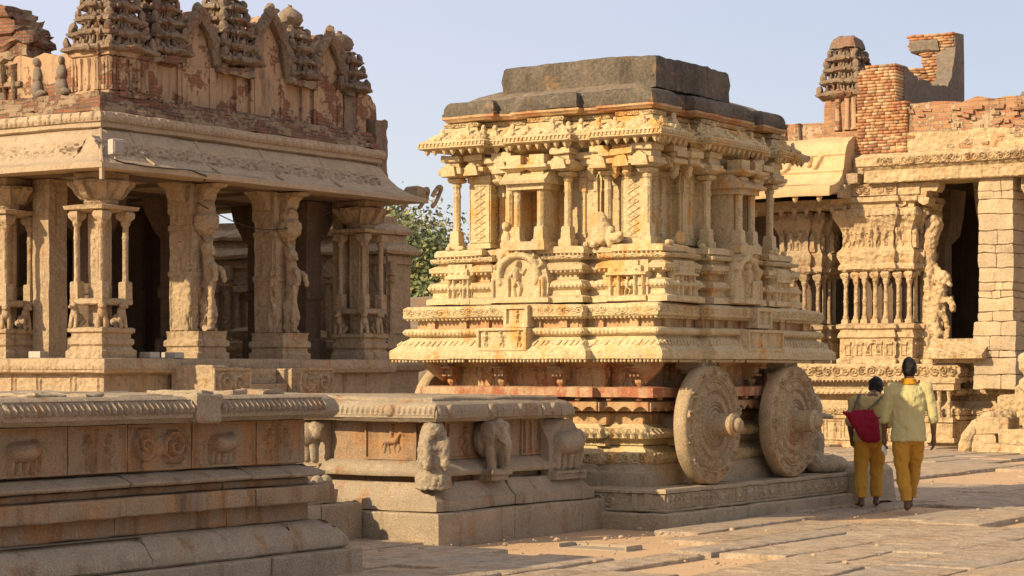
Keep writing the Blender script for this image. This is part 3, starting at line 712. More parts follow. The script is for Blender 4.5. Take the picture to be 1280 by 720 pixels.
    def pier(x0, x1, y0, y1, zig=True):
        m.mark()
        m.rings(subdiv(rect(x0, x1, y0, y1), .12), [(-.02, 2.88), (-.02, 2.95), (0, 2.97), (0, 3.62), (-.02, 3.64), (-.02, 3.70), (0, 3.72), (0, 3.86)])
        for (o, u, w_, L) in (((CX+x0, CY+y0-.002), (1, 0, 0), (0, -1, 0), x1-x0), ((CX+x1+.002, CY+y0), (0, 1, 0), (1, 0, 0), y1-y0)):
            H = HF(L, .63, .007); H.frame(.014, .010); U_, V = H.grid(); pp = .15
            tri = np.abs(((V/pp) % 1)-.5)*2; c_ = L/2+(tri-.5)*L*.5; c2 = L/2-(tri-.5)*L*.5
            for cc in (c_, c2): H.Z = np.maximum(H.Z, .009*np.clip(1-np.abs(U_-cc)/.014, 0, 1)*2)
            H.Z += .008*(np.hypot(U_-L/2, ((V/pp) % 1-.5)*pp) < .02); H.noise(.002, 11)
            m.hf(H, (o[0], o[1], 2.98), u, (0, 0, 1), w_, .01)
    pier(-.93, -.67, -1.66, -1.40); pier(1.0, 1.27, -1.68, -1.42); pier(1.02, 1.28, .55, .80); pier(-.93, -.68, .55, .80)
    cb(m, 'carved_pier', GOLD)
    # slender columns
    def colm(sc=1.0, capw=1.0):
        c = M(); c.sq(0, 0, [(.075, 0), (.075, .07), (.058, .085), (.052, .20), (.045, .215)])
        c.lathe((0, 0, .21), [(.046, 0), (.042, .05), (.042, .36), (.05, .38), (.042, .40), (.040, .47), (.052, .485), (.055, .51), (.040, .53)], 8, rot=PI/8)
        c.sq(0, 0, [(.05, .735), (.075, .75), (.08, .78), (.06, .79)])
        c.sq(0, 0, [(.06*capw, .785), (.13*capw, .82), (.15*capw, .83), (.15*capw, .86), (.09, .87), (.09, .97)])
        c.rough(.002, 6); return c.mesh('column', ang=30)
    cm = colm(); cm.materials.append(GOLD)
    pts = [(-1.06, -1.72), (-.41, -1.66), (-.14, -1.92), (.15, -1.92), (.40, -1.78), (.82, -1.66), (1.35, -1.76), (1.43, -.62), (1.62, -.24), (1.62, .06), (1.42, .42), (1.44, .88), (-1.04, .86)]
    for x, y in pts:
        o = bpy.data.objects.new('column', cm); C.objects.link(o); o.parent = CH; o.location = (x, y, 2.895)
    # pavilions framed by the columns (window, lintel and small roof)
    def pavil(face, x):
        d = M(); w = .20
        def bx(u0, u1, d0, d1, z0, z1):
            if face == 0: d.box(CX+x+u0, CX+x+u1, CY-1.52-d1, CY-1.52-d0, z0, z1)
            else: d.box(CX+1.20+d0, CX+1.20+d1, CY+x+u0, CY+x+u1, z0, z1)
        bx(-w-.05, w+.05, 0, .50, 2.86, 2.95); bx(-w+.01, -w+.06, .0, .38, 2.95, 3.52); bx(w-.06, w-.01, .0, .38, 2.95, 3.52)
        bx(-w-.03, w+.03, .0, .48, 3.50, 3.56); 
        o = (CX+x-w-.08, CY-1.52, 3.56) if face == 0 else (CX+1.20, CY+x-w-.08, 3.56); u = (0, -1, 0) if face == 0 else (1, 0, 0); w_ = (1, 0, 0) if face == 0 else (0, 1, 0)
        d.extr([(0, 0), (.54, 0), (.55, .03), (.50, .06), (.44, .12), (.40, .15), (0, .15)], o, u, (0, 0, 1), w_, 2*w+.16)
        bx(-w*.75, w*.75, 0, .40, 3.71, 3.85); bx(-.04, .04, .40, .415, 3.72, 3.80); bx(-.10, -.07, .40, .412, 3.72, 3.80); bx(.07, .10, .40, .412, 3.72, 3.80)
        bx(-w+.1, w-.1, -.02, .02, 2.95, 3.5); d.rough(.003, 4); cb(d, 'pavilion_niche', GOLD)
    pavil(0, .0); pavil(1, -.09)
    # bracket capitals / pendants under the upper eave
    m = M()
    def pend(x, y, z=3.88, s=1.0):
        m.mark()
        m.sq(CX+x, CY+y, [(.13*s, z), (.13*s, z-.06), (.09*s, z-.08), (.10*s, z-.12), (.07*s, z-.14)]); m.lathe((CX+x, CY+y, z-.14), [(.06*s, 0), (.065*s, -.04), (.05*s, -.07), (.055*s, -.10), (.03*s, -.13), (.004, -.15)], 8)
    for x, y in ((-.60, -1.62), (-.50, -1.7), (.62, -1.66), (.95, -1.74), (1.12, -1.78), (1.42, -1.34), (1.46, -1.12), (1.44, .6), (-.3, -1.75)): pend(x, y)
    for x, y in ((-1.06, -1.72), (-.80, -1.66), (-.41, -1.70), (.40, -1.82), (.82, -1.72), (1.10, -1.72), (1.35, -1.76), (1.42, -1.4), (1.43, -.62), (1.42, .42), (1.42, .88), (1.4, -1.0)):
        m.mark(); m.box(CX+x-.14, CX+x+.14, CY+y-.15, CY+y+.13, 3.74, 3.79, cut=.07, bev=.008); m.box(CX+x-.09, CX+x+.09, CY+y-.10, CY+y+.13, 3.79, 3.86, cut=.07, bev=.008); m.box(CX+x-.12, CX+x+.12, CY+y-.14, CY+y+.13, 3.86, 3.93, cut=.07, bev=.01); m.extr([(-.10, 0), (.10, 0), (.07, .10), (0, .14), (-.07, .10)], (CX+x, CY+y-.12, 3.70), (1, 0, 0), (0, 0, 1), (0, -1, 0), .06)
    m.rough(.008, 3, .003, 10); cb(m, 'bracket_capital', GOLD)
    m = M(); m.rings(subdiv(T(.62), .12), [(0, 3.76), (-.04, 3.79), (-.04, 3.83), (.0, 3.86), (.0, 3.90), (-.08, 3.93), (-.10, 3.985), (.3, 3.99)]); m.rough(.006, 2); cb(m, 'architrave', GOLD)
    # yali beside one column, seated figure, bull
    m = M(); b = (CX+.82, CY-1.76, 2.9)
    m.chain([(b[0], b[1], b[2]+.08, .09), (b[0]+.02, b[1]-.02, b[2]+.2, .07), (b[0]+.0, b[1]-.05, b[2]+.3, .05)]); m.chain([(b[0]-.1, b[1]-.03, b[2], .04), (b[0]-.08, b[1]-.02, b[2]+.16, .045)]); m.chain([(b[0]+.1, b[1]-.03, b[2], .04), (b[0]+.1, b[1]-.02, b[2]+.14, .05)])
    m.mark().ell((CX-.42, CY-1.7, 3.0), (.07, .06, .1)); m.ell((CX-.42, CY-1.72, 3.14), (.05, .05, .05)); m.ell((CX-.37, CY-1.76, 2.98), (.05, .05, .09))
    m.mark().ell((CX+.98, CY-1.78, 2.97), (.09, .06, .06)); m.ell((CX+1.05, CY-1.81, 3.0), (.04, .04, .04)); m.mark().ell((CX+1.50, CY-1.35, 2.97), (.05, .07, .08))
    cb(m, 'seated_figure', GOLD, remesh=.012, disp=(.02, .05))
    # --- upper eave
    E_ = lambda i, dx=.15, dy=-.285: cpoly(a=1.50+.24-i, b=1.76+.24-i, fx=((.66, -.13), (.42, .13)), fy=((1.05, -.13), (.70, .15)), dx=dx, dy=dy)
    P = E_(.24); m = M(); Q = subdiv(P, .11); z9 = lambda z: 3.985+(z-3.855)*.86
    m.rings(Q, [(o_, z9(z_)) for o_, z_ in [(.30, 3.855), (.05, 3.85), (.01, 3.852), (0, 3.86), (0, 3.935), (.02, 3.95), (.05, 3.965), (.10, 4.02), (.15, 4.06), (.19, 4.09), (.19, 4.12), (.24, 4.13), (.25, 4.20), (.21, 4.215), (.21, 4.27), (.3, 4.28)]])
    m.rough(.006, 1.3, .005, 9)
    teeth(m, P, .02, 3.992, .105, .08, .075, .08, 'cone')
    def f(H, k):
        U_, V = H.grid(); H.Z += .016*(((U_/.05) % 1) < .5)*(V > .016)*(V < H.h-.012); H.rect(-1, 9, 0, .012, .016); H.rect(-1, 9, H.h-.012, 9, .014)
    strip(m, P, .0, 3.992, 4.052, .007, f)
    def f(H, k): H.scroll(0, H.w, 0, H.h, .018); H.noise(.004, 8, k)
    strip(m, P, .205, 4.225, 4.275, .009, f)
    cb(m, 'upper_eave', GOLD)
    m = M()
    for s0, t, nr, L in edges(P, .10):
        n = max(1, round(L/.27))
        for k in range(n):
            m.mark()
            c = s0+t*(L/n)*(k+.5); z = 4.10+rr.uniform(-.01, .01); s = rr.uniform(.7, 1.2)
            m.ell((c[0], c[1], z+.02), (.055*s, .045*s, .06*s), 8); m.ell((c[0], c[1], z+.09*s), (.028*s, .028*s, .035*s), 8)
            for sd in (-1, 1):
                a = c+t*.075*sd; m.ell((a[0], a[1], z+.0), (.045, .04, .035), 8)
                a = c+t*.05*sd+nr*.03; m.ell((a[0], a[1], z-.01), (.04, .03, .022), 8)
    m.rough(.010, 5); cb(m, 'eave_figure', GOLD)
    m = M()
    for s0, t, nr, L in edges(P, .06):
        for k in range(max(1, int(L/.11))):
            c = s0+t*rr.uniform(.02, max(.03, L-.02)); m.ell((c[0], c[1], 4.07+rr.uniform(-.01, .03)), (.03, .03, .02), 6)
    m.rough(.01, 9); cb(m, 'eave_foliage', GOLD)
    # --- dark roof
    P = cpoly(a=1.29, b=1.555, fx=((.66, -.10), (.40, .10)), fy=((.98, -.10), (.66, .12)), dx=.18, dy=-.335); m = M(); Q = subdiv(P, .12)
    m.rings(Q, [(.05, 4.335), (-.012, 4.34), (-.015, 4.37), (0, 4.38), (.0, 4.43), (.012, 4.465), (.03, 4.49), (.055, 4.505), (.07, 4.506)])
    m.rough(.009, .9, .007, 6); cb(m, 'roof_slab', DARKR, label='blackened plaster roof slab'); m = M()
    m.rings(subdiv(rect(.18-1.14, .18+1.14, -.335-1.40, -.335+1.40), .1), [(0, 4.46), (0, 4.50), (.02, 4.51), (.12, 4.57), (.3, 4.63), (.5, 4.68), (.7, 4.70)])
    m.rough(.009, .9, .007, 6); cb(m, 'roof_slope', DARKS)
    m = M(); m.rings(Q, [(.04, 4.28), (.01, 4.285), (.0, 4.30), (-.025, 4.315), (-.025, 4.338), (.03, 4.342)]); m.rough(.006, 1.5, .004, 9); cb(m, 'roof_edge', ORNG)
    m = M(); X_ = .365; ys_ = [-.70-.83, -.70-.2, -.70+.83]
    m.rings(subdiv(rect(.365-.95, .365+.95, -.70-.83, -.70+.83), .09), [(0, 4.55), (.006, 4.66), (-.006, 4.74), (.01, 4.86), (.03, 4.885), (.10, 4.895), (.4, 4.90)]); m.rough(.010, .9, .009, 6); cb(m, 'roof_parapet', DARKR)
    # --- front elephants and step stone beyond the wheels
    for sd in (1, -1):
        m = M(); X0 = CX+sd*1.02
        e = lambda x, y, z, r: (X0+x, CY+2.35+y, z, r)
        m.ell((X0, CY+2.30, .92), (.24, .40, .28)); m.ell((X0, CY+2.75, 1.12), (.19, .19, .23)); m.chain([e(0, .55, 1.0, .11), e(0, .66, .75, .08), e(0, .62, .5, .06)])
        for x, y in ((-.15, -.3), (.15, -.3), (-.15, .3), (.15, .3)): m.chain([e(x, y, .75, .13), e(x, y, .45, .11)])
        for q in (-1, 1): m.ell((X0+q*.18, CY+2.65, 1.10), (.05, .13, .17))
        m.chain([e(.1, .55, 1.05, .04), e(.18, .72, 1.02, .03)])
        cb(m, 'elephant', SLAB, remesh=.02, disp=(.03, .08))
    m = M(); m.rings(subdiv(rect(1.05, 1.95, 2.3, 3.25), .1), [(0, .0), (0, .40), (.06, .47), (.2, .5)]); m.rough(.03, 1.2, .008, 6); cb(m, 'step_stone', SLAB)
    m = M(); m.ell((CX+1.50, CY+2.25, .47), (.24, .42, .12)); m.ell((CX+1.42, CY+2.0, .54), (.18, .25, .11)); cb(m, 'broken_stone', SLAB, remesh=.02, disp=(.06, .15))
chariot()
# ================================================================ foreground platform (left)
def courses(m, x1, ya, yb, lv, rr, depth=1.2, cut=.11, amp=.0035):
    """stone courses seen on their +X face: lv = [(z0, z1, inset x, inset y end, profile)], each split in blocks along Y"""
    for z0, z1, ix, iy, prof, bl in lv:
        y = ya - rr.uniform(0, 1.5); X = x1-ix; Ye = yb-iy
        while y < Ye-.01:
            l = rr.uniform(*bl); e = min(y+l, Ye)
            if Ye-e < .35: e = Ye
            last = e >= Ye-.001; j = rr.uniform(-.008, .008); gp = rr.choice((.002, .004, .010))
            b = M(); P = subdiv([(X-depth, y+gp), (X+j, y+gp), (X+j, e-(0 if last else gp)), (X-depth, e-(0 if last else gp))], cut)
            h = z1-z0; c = .010
            if prof == 'flat': pr = [(c*.8, 0), (0, c), (0, h-c), (c*.8, h)]
            elif prof == 'half': pr = [(.05, 0), (.015, .03*h/.2), (0, h*.3), (0, h*.55), (.03, h*.8), (.08, h*.97), (.10, h)]
            elif prof == 'roll': pr = [(.02, 0), (0, h*.08), (0, h*.30), (.012, h*.38), (.03, h*.5), (.075, h*.72), (.14, h*.92), (.17, h)]
            elif prof == 'slope': pr = [(.10, 0), (.01, h*.12), (0, h*.25), (.0, h*.4), (.05, h*.62), (.12, h*.85), (.16, h)]
            else: pr = [(0, 0), (0, h)]
            t = y
            # blocks only round their outer face: keep the joint faces flat
            nP = len(P); b.rings(P, [(0, z0+q[1]) for q in pr]); V = b.V[0]
            for k, (o, _) in enumerate(pr):
                seg = V[k*nP:(k+1)*nP]; w = np.clip((seg[:, 0]-(X-depth))/depth, 0, 1)
                seg[:, 0] -= o*(w > .98)
                if last: seg[:, 1] -= o*(seg[:, 1] > e-.001)*(w > 0)
                wear = (np.minimum(seg[:, 1]-y, e-seg[:, 1]) < .02)*(w > .98); seg[:, 0] -= wear*(.004+rr.random()*.012)
            m.V += b.V; m.L += [a+m.n for a in b.L]; m.N += b.N; m.n += b.n
            y = e
    m.rough(amp, 1.2, amp*.9, 7)
    for k_, (a_, b_) in enumerate([]): pass
def fore():
    rr = random.Random(3); X1, Y1 = -10.25, 13.62; org = (-11.3, 11, 0)
    t = thing('carved_platform', 'long weathered grey stone platform with moulded base filling the left foreground', 'platform', org)
    F = lambda lv, nm, mat, **k: (lambda m: (courses(m, X1, 5.0, Y1, lv, rr, **k), m.build(nm, mat, t, org))[1])(M())
    F([(-.05, .20, 0, 0, 'flat', (1.3, 2.4))], 'plinth_course', GREY, depth=3.2)
    F([(.205, .425, .07, .07, 'roll', (.9, 1.9))], 'rounded_course', GREY, depth=3.1)
    F([(.43, .57, .30, .30, 'flat', (.8, 1.5)), (.575, .705, .16, .14, 'flat', (1.0, 2.0)), (.71, .76, .30, .30, 'flat', (1, 2))], 'middle_course', RUST, depth=2.9)
    F([(.765, .865, .20, .20, 'slope', (1.0, 2.0))], 'sloped_course', GREY, depth=2.9)
    w = F([(.87, 1.215, .34, .30, 'flat', (.7, 1.3))], 'wall_course', RUST, depth=2.7)
    m = M(); y = 6.0; k = 0
    while y < 13.1:
        L = min(rr.uniform(.5, .8), 13.25-y); H = HF(L, .33, .012); H.frame(.014, .012)
        if k % 3 == 0: H.elephant(L*.35, .02, .25, 1, 1.5)
        elif k % 3 == 1:
            for i in range(2): H.man(L*(.3+.4*i), .02, .24, rr, .9)
            H.rect(L*.47, L*.53, .02, .3, .012)
        else: H.scroll(.04, L-.04, .04, .3, .035); H.cap(L*.5, .16, L*.5, .17, .07, None, .4)
        H.noise(.006, 5, k); H.noise(.0025, 16, k+3)
        m.hf(H, (X1-.326, y, .88), (0, 1, 0), (0, 0, 1), (1, 0, 0), .02); y += L+.012; k += 1
    m.build('relief_carving', RUST, t, org)
    c = F([(1.22, 1.41, .13, .12, 'half', (1.2, 2.2))], 'cornice', GREY, depth=3.2)
    m = M(); y = 6.0
    for (a, b_) in ((6.0, 8.9), (8.96, 9.85), (9.93, 11.76), (12.08, 13.28)):
        H = HF(b_-a, .13, .010); U_, V = H.grid(); v = V/H.h
        H.Z += -.012-.07*np.clip(v-.5, 0, 1)**1.2+.04*np.clip(np.sin(U_*2*PI/.062+vnoise(np.stack([U_.ravel()*2, V.ravel(), 0*V.ravel()], 1), .5).reshape(U_.shape)*.8), -.4, 1)*np.clip(np.sin(PI*np.clip(v, 0, 1)), 0, 1)*(v > .28)
        H.Z += .006*(v > .2)*(v < .27); H.noise(.005, 4, a); H.noise(.002, 18, a)
        m.hf(H, (X1-.108, a, 1.255), (0, 1, 0), (0, 0, 1), (1, 0, 0), .03)
    m.build('cornice_carving', GREY, t, org)
    # uneven top slabs
    m = M(); y = 5.0
    while y < 13.2:
        l = rr.uniform(.7, 1.5); x = X1-.30
        e = min(y+l, 13.38)
        while x > -13.2:
            wd = rr.uniform(.6, 1.2); z = 1.41+rr.uniform(-.012, .02)
            b = M().box(x-wd, x-.012, y, e-.012, 1.36, z, cut=.15, bev=.012); b.rough(.006, 1.3, .004, 7); m.V += b.V; m.L += [a+m.n for a in b.L]; m.N += b.N; m.n += b.n; x -= wd
        y = e
        if e >= 13.37: break
    m.build('top_slab', GREY, t, org)
    m = M(); m.box(X1-.34, X1-.095, 11.78, 12.06, 1.215, 1.425, cut=.05, bev=.015); m.rough(.010, 3, .008, 9); m.build('repair_block', GREY, t, org)
    m = M()
    for k in range(9):
        m.mark(); y_ = rr.uniform(8, 13.2); m.box(X1-rr.uniform(.5, 1.2), X1-rr.uniform(.25, .4), y_, y_+rr.uniform(.08, .3), 1.405, 1.43+rr.uniform(0, .02), cut=.06, bev=.008)
    m.rough(.012, 3, .008, 9); m.build('loose_slab', GREY, t, org)
    # low remains between the two platforms
    org2 = (-13.2, 15, 0)
    t = thing('low_plinth', 'low broken plinth of grey blocks joining the two carved platforms', 'plinth', org2)
    m = M(); courses(m, -12.08, 13.4, 16.05, [(-.05, .37, 0, 0.0, 'flat', (1.2, 1.9))], rr, depth=3); m.build('block_course', GREY, t, org2)
    m = M(); courses(m, -12.08, 13.5, 15.95, [(.375, .50, .12, .1, 'flat', (.7, 1.2)), (.505, .66, .22, .2, 'roll', (.5, .9))], rr, depth=2.4, amp=.016)
    for k in range(14):
        m.ell((-12.28+rr.uniform(-.02, .03), 13.75+k*.155, .56), (.06, .07, .075), 8)
    m.build('lotus_course', GREY, t, org2)
fore()

# ================================================================ middle platform with elephants
def midp():
    rr = random.Random(9); X1, Y0, Y1 = -11.23, 16.07, 19.06; org = (-12.6, 17.5, 0)
    t = thing('elephant_platform', 'square carved stone platform with elephant corners standing between foreground platform and chariot', 'platform', org)
    R2 = lambda i, dy=0: [(-15.2, Y0+i), (X1-i, Y0+i), (X1-i, Y1-i-dy), (-15.2, Y1-i-dy)]
    def split(nm, mat, i, prof, cuts, amp=.0045, dy=0):
        m = M(); ys = [Y0+i]+[c for c in cuts]+[Y1-i-dy]
        for k, (a, b) in enumerate(zip(ys, ys[1:])):
            j = rr.uniform(-.01, .01); e = .006
            P = subdiv([(-15.2, a+(e if k else 0)), (X1-i+j, a+(e if k else 0)), (X1-i+j, b-(e if k < len(ys)-2 else 0)), (-15.2, b-(e if k < len(ys)-2 else 0))], .11)
            q = M(); nP = len(P); q.rings(P, [(0, z) for o, z in prof]); V = q.V[0]
            for kk, (o, z) in enumerate(prof):
                s_ = V[kk*nP:(kk+1)*nP]; s_[:, 0] -= o*(s_[:, 0] > X1-i-.06)
                if k == 0: s_[:, 1] += o*(s_[:, 1] < a+.001)
                if k == len(ys)-2: s_[:, 1] -= o*(s_[:, 1] > b-.001)
            m.V += q.V; m.L += [a_+m.n for a_ in q.L]; m.N += q.N; m.n += q.n
        m.rough(amp, 1.0, amp*.5, 7); return m.build(nm, mat, t, org)
    split('plinth_course', GREY, 0, [(.012, -.05), (0, 0), (0, .27), (.012, .285)], [17.35, 18.6], .005)
    split('carved_course', GREY, .09, [(.02, .29), (0, .30), (0, .39), (.02, .40), (.05, .43), (.10, .49), (.13, .54), (.14, .55)], [16.6, 17.5], .007)
    split('neck_course', RUST, .34, [(0, .54), (0, .62)], [17.4])
    split('sloped_course', GREY, .17, [(.10, .605), (.01, .61), (0, .63), (.0, .655), (.05, .70), (.10, .73), (.14, .75)], [17.2, 18.1])
    split('wall_course', RUST, .34, [(0, .74), (0, 1.13)], [17.1, 18.2], .006, .1)
    split('cornice', GREY, .10, [(.14, 1.115), (.03, 1.12), (0, 1.15), (.0, 1.20), (.02, 1.25), (.06, 1.285), (.10, 1.30), (.12, 1.31)], [17.95, 18.35], .006, .35)
    split('top_slab', GREY, .22, [(.02, 1.295), (0, 1.31), (0, 1.33), (.02, 1.345)], [17.6], .012, .4)
    m = M()
    for (o, u, w, L) in (((-13.7, Y0+.078, 1.155), (1, 0, 0), (0, -1, 0), .95), ((-12.72, Y0+.078, 1.155), (1, 0, 0), (0, -1, 0), 1.38), ((X1-.078, Y0+.13, 1.155), (0, 1, 0), (1, 0, 0), 1.7), ((X1-.078, 18.0, 1.155), (0, 1, 0), (1, 0, 0), .32)):
        H = HF(L, .12, .009); U_, V = H.grid(); v = V/H.h
        H.Z += -.008-.05*np.clip(v-.5, 0, 1)**1.3+.013*np.clip(np.sin(U_*2*PI/.06), -.4, 1)*np.sin(PI*v)*(v > .3); H.Z += .006*(v > .22)*(v < .3)
        x = .18
        while x < L: H.cap(x, .065, x, .066, .055, None, .45); H.cap(x, .065, x, .066, .03, None, .9, .0); x += rr.uniform(.5, .75)
        H.noise(.004, 5, L); m.hf(H, o, u, (0, 0, 1), w, .03)
    m.build('cornice_carving', GREY, t, org)
    # relief panels of the wall: horse rider, figures, pilasters
    m = M()
    def pan(side, c0, L, kind):
        m.mark()
        H = HF(L, .36, .006); H.frame(.02, .014)
        if kind == 'rider': H.rider(L*.42, .05, .27, 1, .9)
        elif kind == 'man': H.man(L*.5, .04, .26, rr, .7); H.rect(L*.1, L*.14, 0, 9, .016); H.rect(L*.86, L*.9, 0, 9, .016)
        else:
            for q in (.15, .35, .65, .85): H.rect(L*q-.02, L*q+.02, .0, 9, .02)
            H.man(L*.5, .04, .24, rr, .3)
        H.noise(.004, 7, c0); 
        H.Z *= 1.5
        if side == 0: m.hf(H, (c0, Y0+.33, .755), (1, 0, 0), (0, 0, 1), (0, -1, 0), .02)
        else: m.hf(H, (X1-.335, c0, .755), (0, 1, 0), (0, 0, 1), (1, 0, 0), .02)
    pan(0, -12.30, .60, 'rider'); pan(0, -13.5, .40, 'man'); pan(1, Y0+.55, .72, 'man'); pan(1, 17.95, .55, 'pil'); pan(1, 18.55, .2, 'pil')
    m.build('relief_panel', RUST, t, org)
    def eleph(c, face, s=1.0, seated=False):
        """forward-facing elephant bracket: c = foot point, face = outward angle"""
        m = M(); E = lambda p, r: m.ell(p, r)
        E((0, 0, .30), (.17, .15, .20)); E((0, -.12, .40), (.12, .11, .13)); m.chain([(0, -.20, .38, .06), (0, -.255, .25, .05), (.01, -.25, .12, .035), (.03, -.23, .04, .03)])
        for q in (-1, 1): E((q*.145, -.10, .37), (.03, .10, .14)); E((q*.05, -.20, .44), (.04, .04, .035)); m.chain([(q*.10, -.10, .24, .06), (q*.11, -.13, .02, .055)]); m.chain([(q*.05, -.20, .30, .02), (q*.06, -.27, .25, .013)])
        m.box(-.19, .19, -.20, .1, -.07, -.01); m.box(-.16, .16, -.17, .1, -.13, -.06)
        m.xf(face, c, s); m.build('elephant', GREY, t, org, remesh=.010, disp=(.018, .05))
    # worn corner figure
    m = M(); c = (X1-.20, Y0+.20)
    m.loft([(c[0], c[1], .50, .17, .17), (c[0], c[1], .62, .165, .165), (c[0], c[1], .66, .13, .13), (c[0], c[1], .74, .15, .15), (c[0]+.01, c[1]-.01, .90, .145, .15), (c[0], c[1], 1.02, .12, .12), (c[0], c[1], 1.10, .09, .09), (c[0], c[1], 1.13, .03, .03)], 14)
    m.cap((c[0]+.04, c[1]-.14, .95), (c[0]+.05, c[1]-.17, .72), .05, .04); m.cap((c[0]+.14, c[1]-.02, .95), (c[0]+.16, c[1]-.03, .72), .05, .04); m.ell((c[0]+.08, c[1]-.10, 1.04), (.07, .07, .07))
    m.build('corner_figure', GREY, t, org, remesh=.011, disp=(.035, .035))
    eleph((X1-.24, 17.22, .66), PI/2, .92); 
    # side-view elephant at the far end and on the front face
    for (o, u, w, L, h) in (((X1-.20, 18.28, .50), (0, 1, 0), (1, 0, 0), .62, .40), ((-13.28, Y0+.24, .62), (1, 0, 0), (0, -1, 0), .56, .42)):
        m = M(); H = HF(L, .60, .0075); H.Z[:] = .0; U_, V = H.grid()
        H.rect(.02, L-.02, 0, .09, .075); H.rect(.05, L-.05, .03, .06, .055); H.elephant(L*.30, .10, .44, 1, 1.25); H.cap(L*.36, .10, L*.5, .34, .02, None, 2.0)
        for q in range(5): H.cap(L*.3, .34+q*.02, L*.55, .36+q*.02, .006, None, 1.0, .09)
        H.Z -= .16*np.clip(((U_-L*.5)/(L*.5))**2+(np.clip(V-.30, 0, 1)/.30)**2-1.0, 0, 1); H.noise(.006, 7, L); H.noise(.003, 20, L); m.hf(H, o, u, (0, 0, 1), w, .10); m.build('elephant', GREY, t, org)
midp()

# drain frame let into the paving
o = M(); X, Y = -10.02, 16.87
o.box(X-.36, X+.36, Y+.16, Y+.175, -.05, .004); o.box(X-.36, X-.345, Y-.12, Y+.16, -.05, .016); o.box(X+.345, X+.36, Y-.12, Y+.16, -.05, .016); o.box(X-.345, X+.345, Y-.12, Y+.16, -.05, -.020)
o = o.build('drain_frame', simple('old iron', (.33, .27, .20), .7), org=(X, Y, 0)); tag(o, 'low open metal frame set in sandy ground before the elephant platform', 'frame')

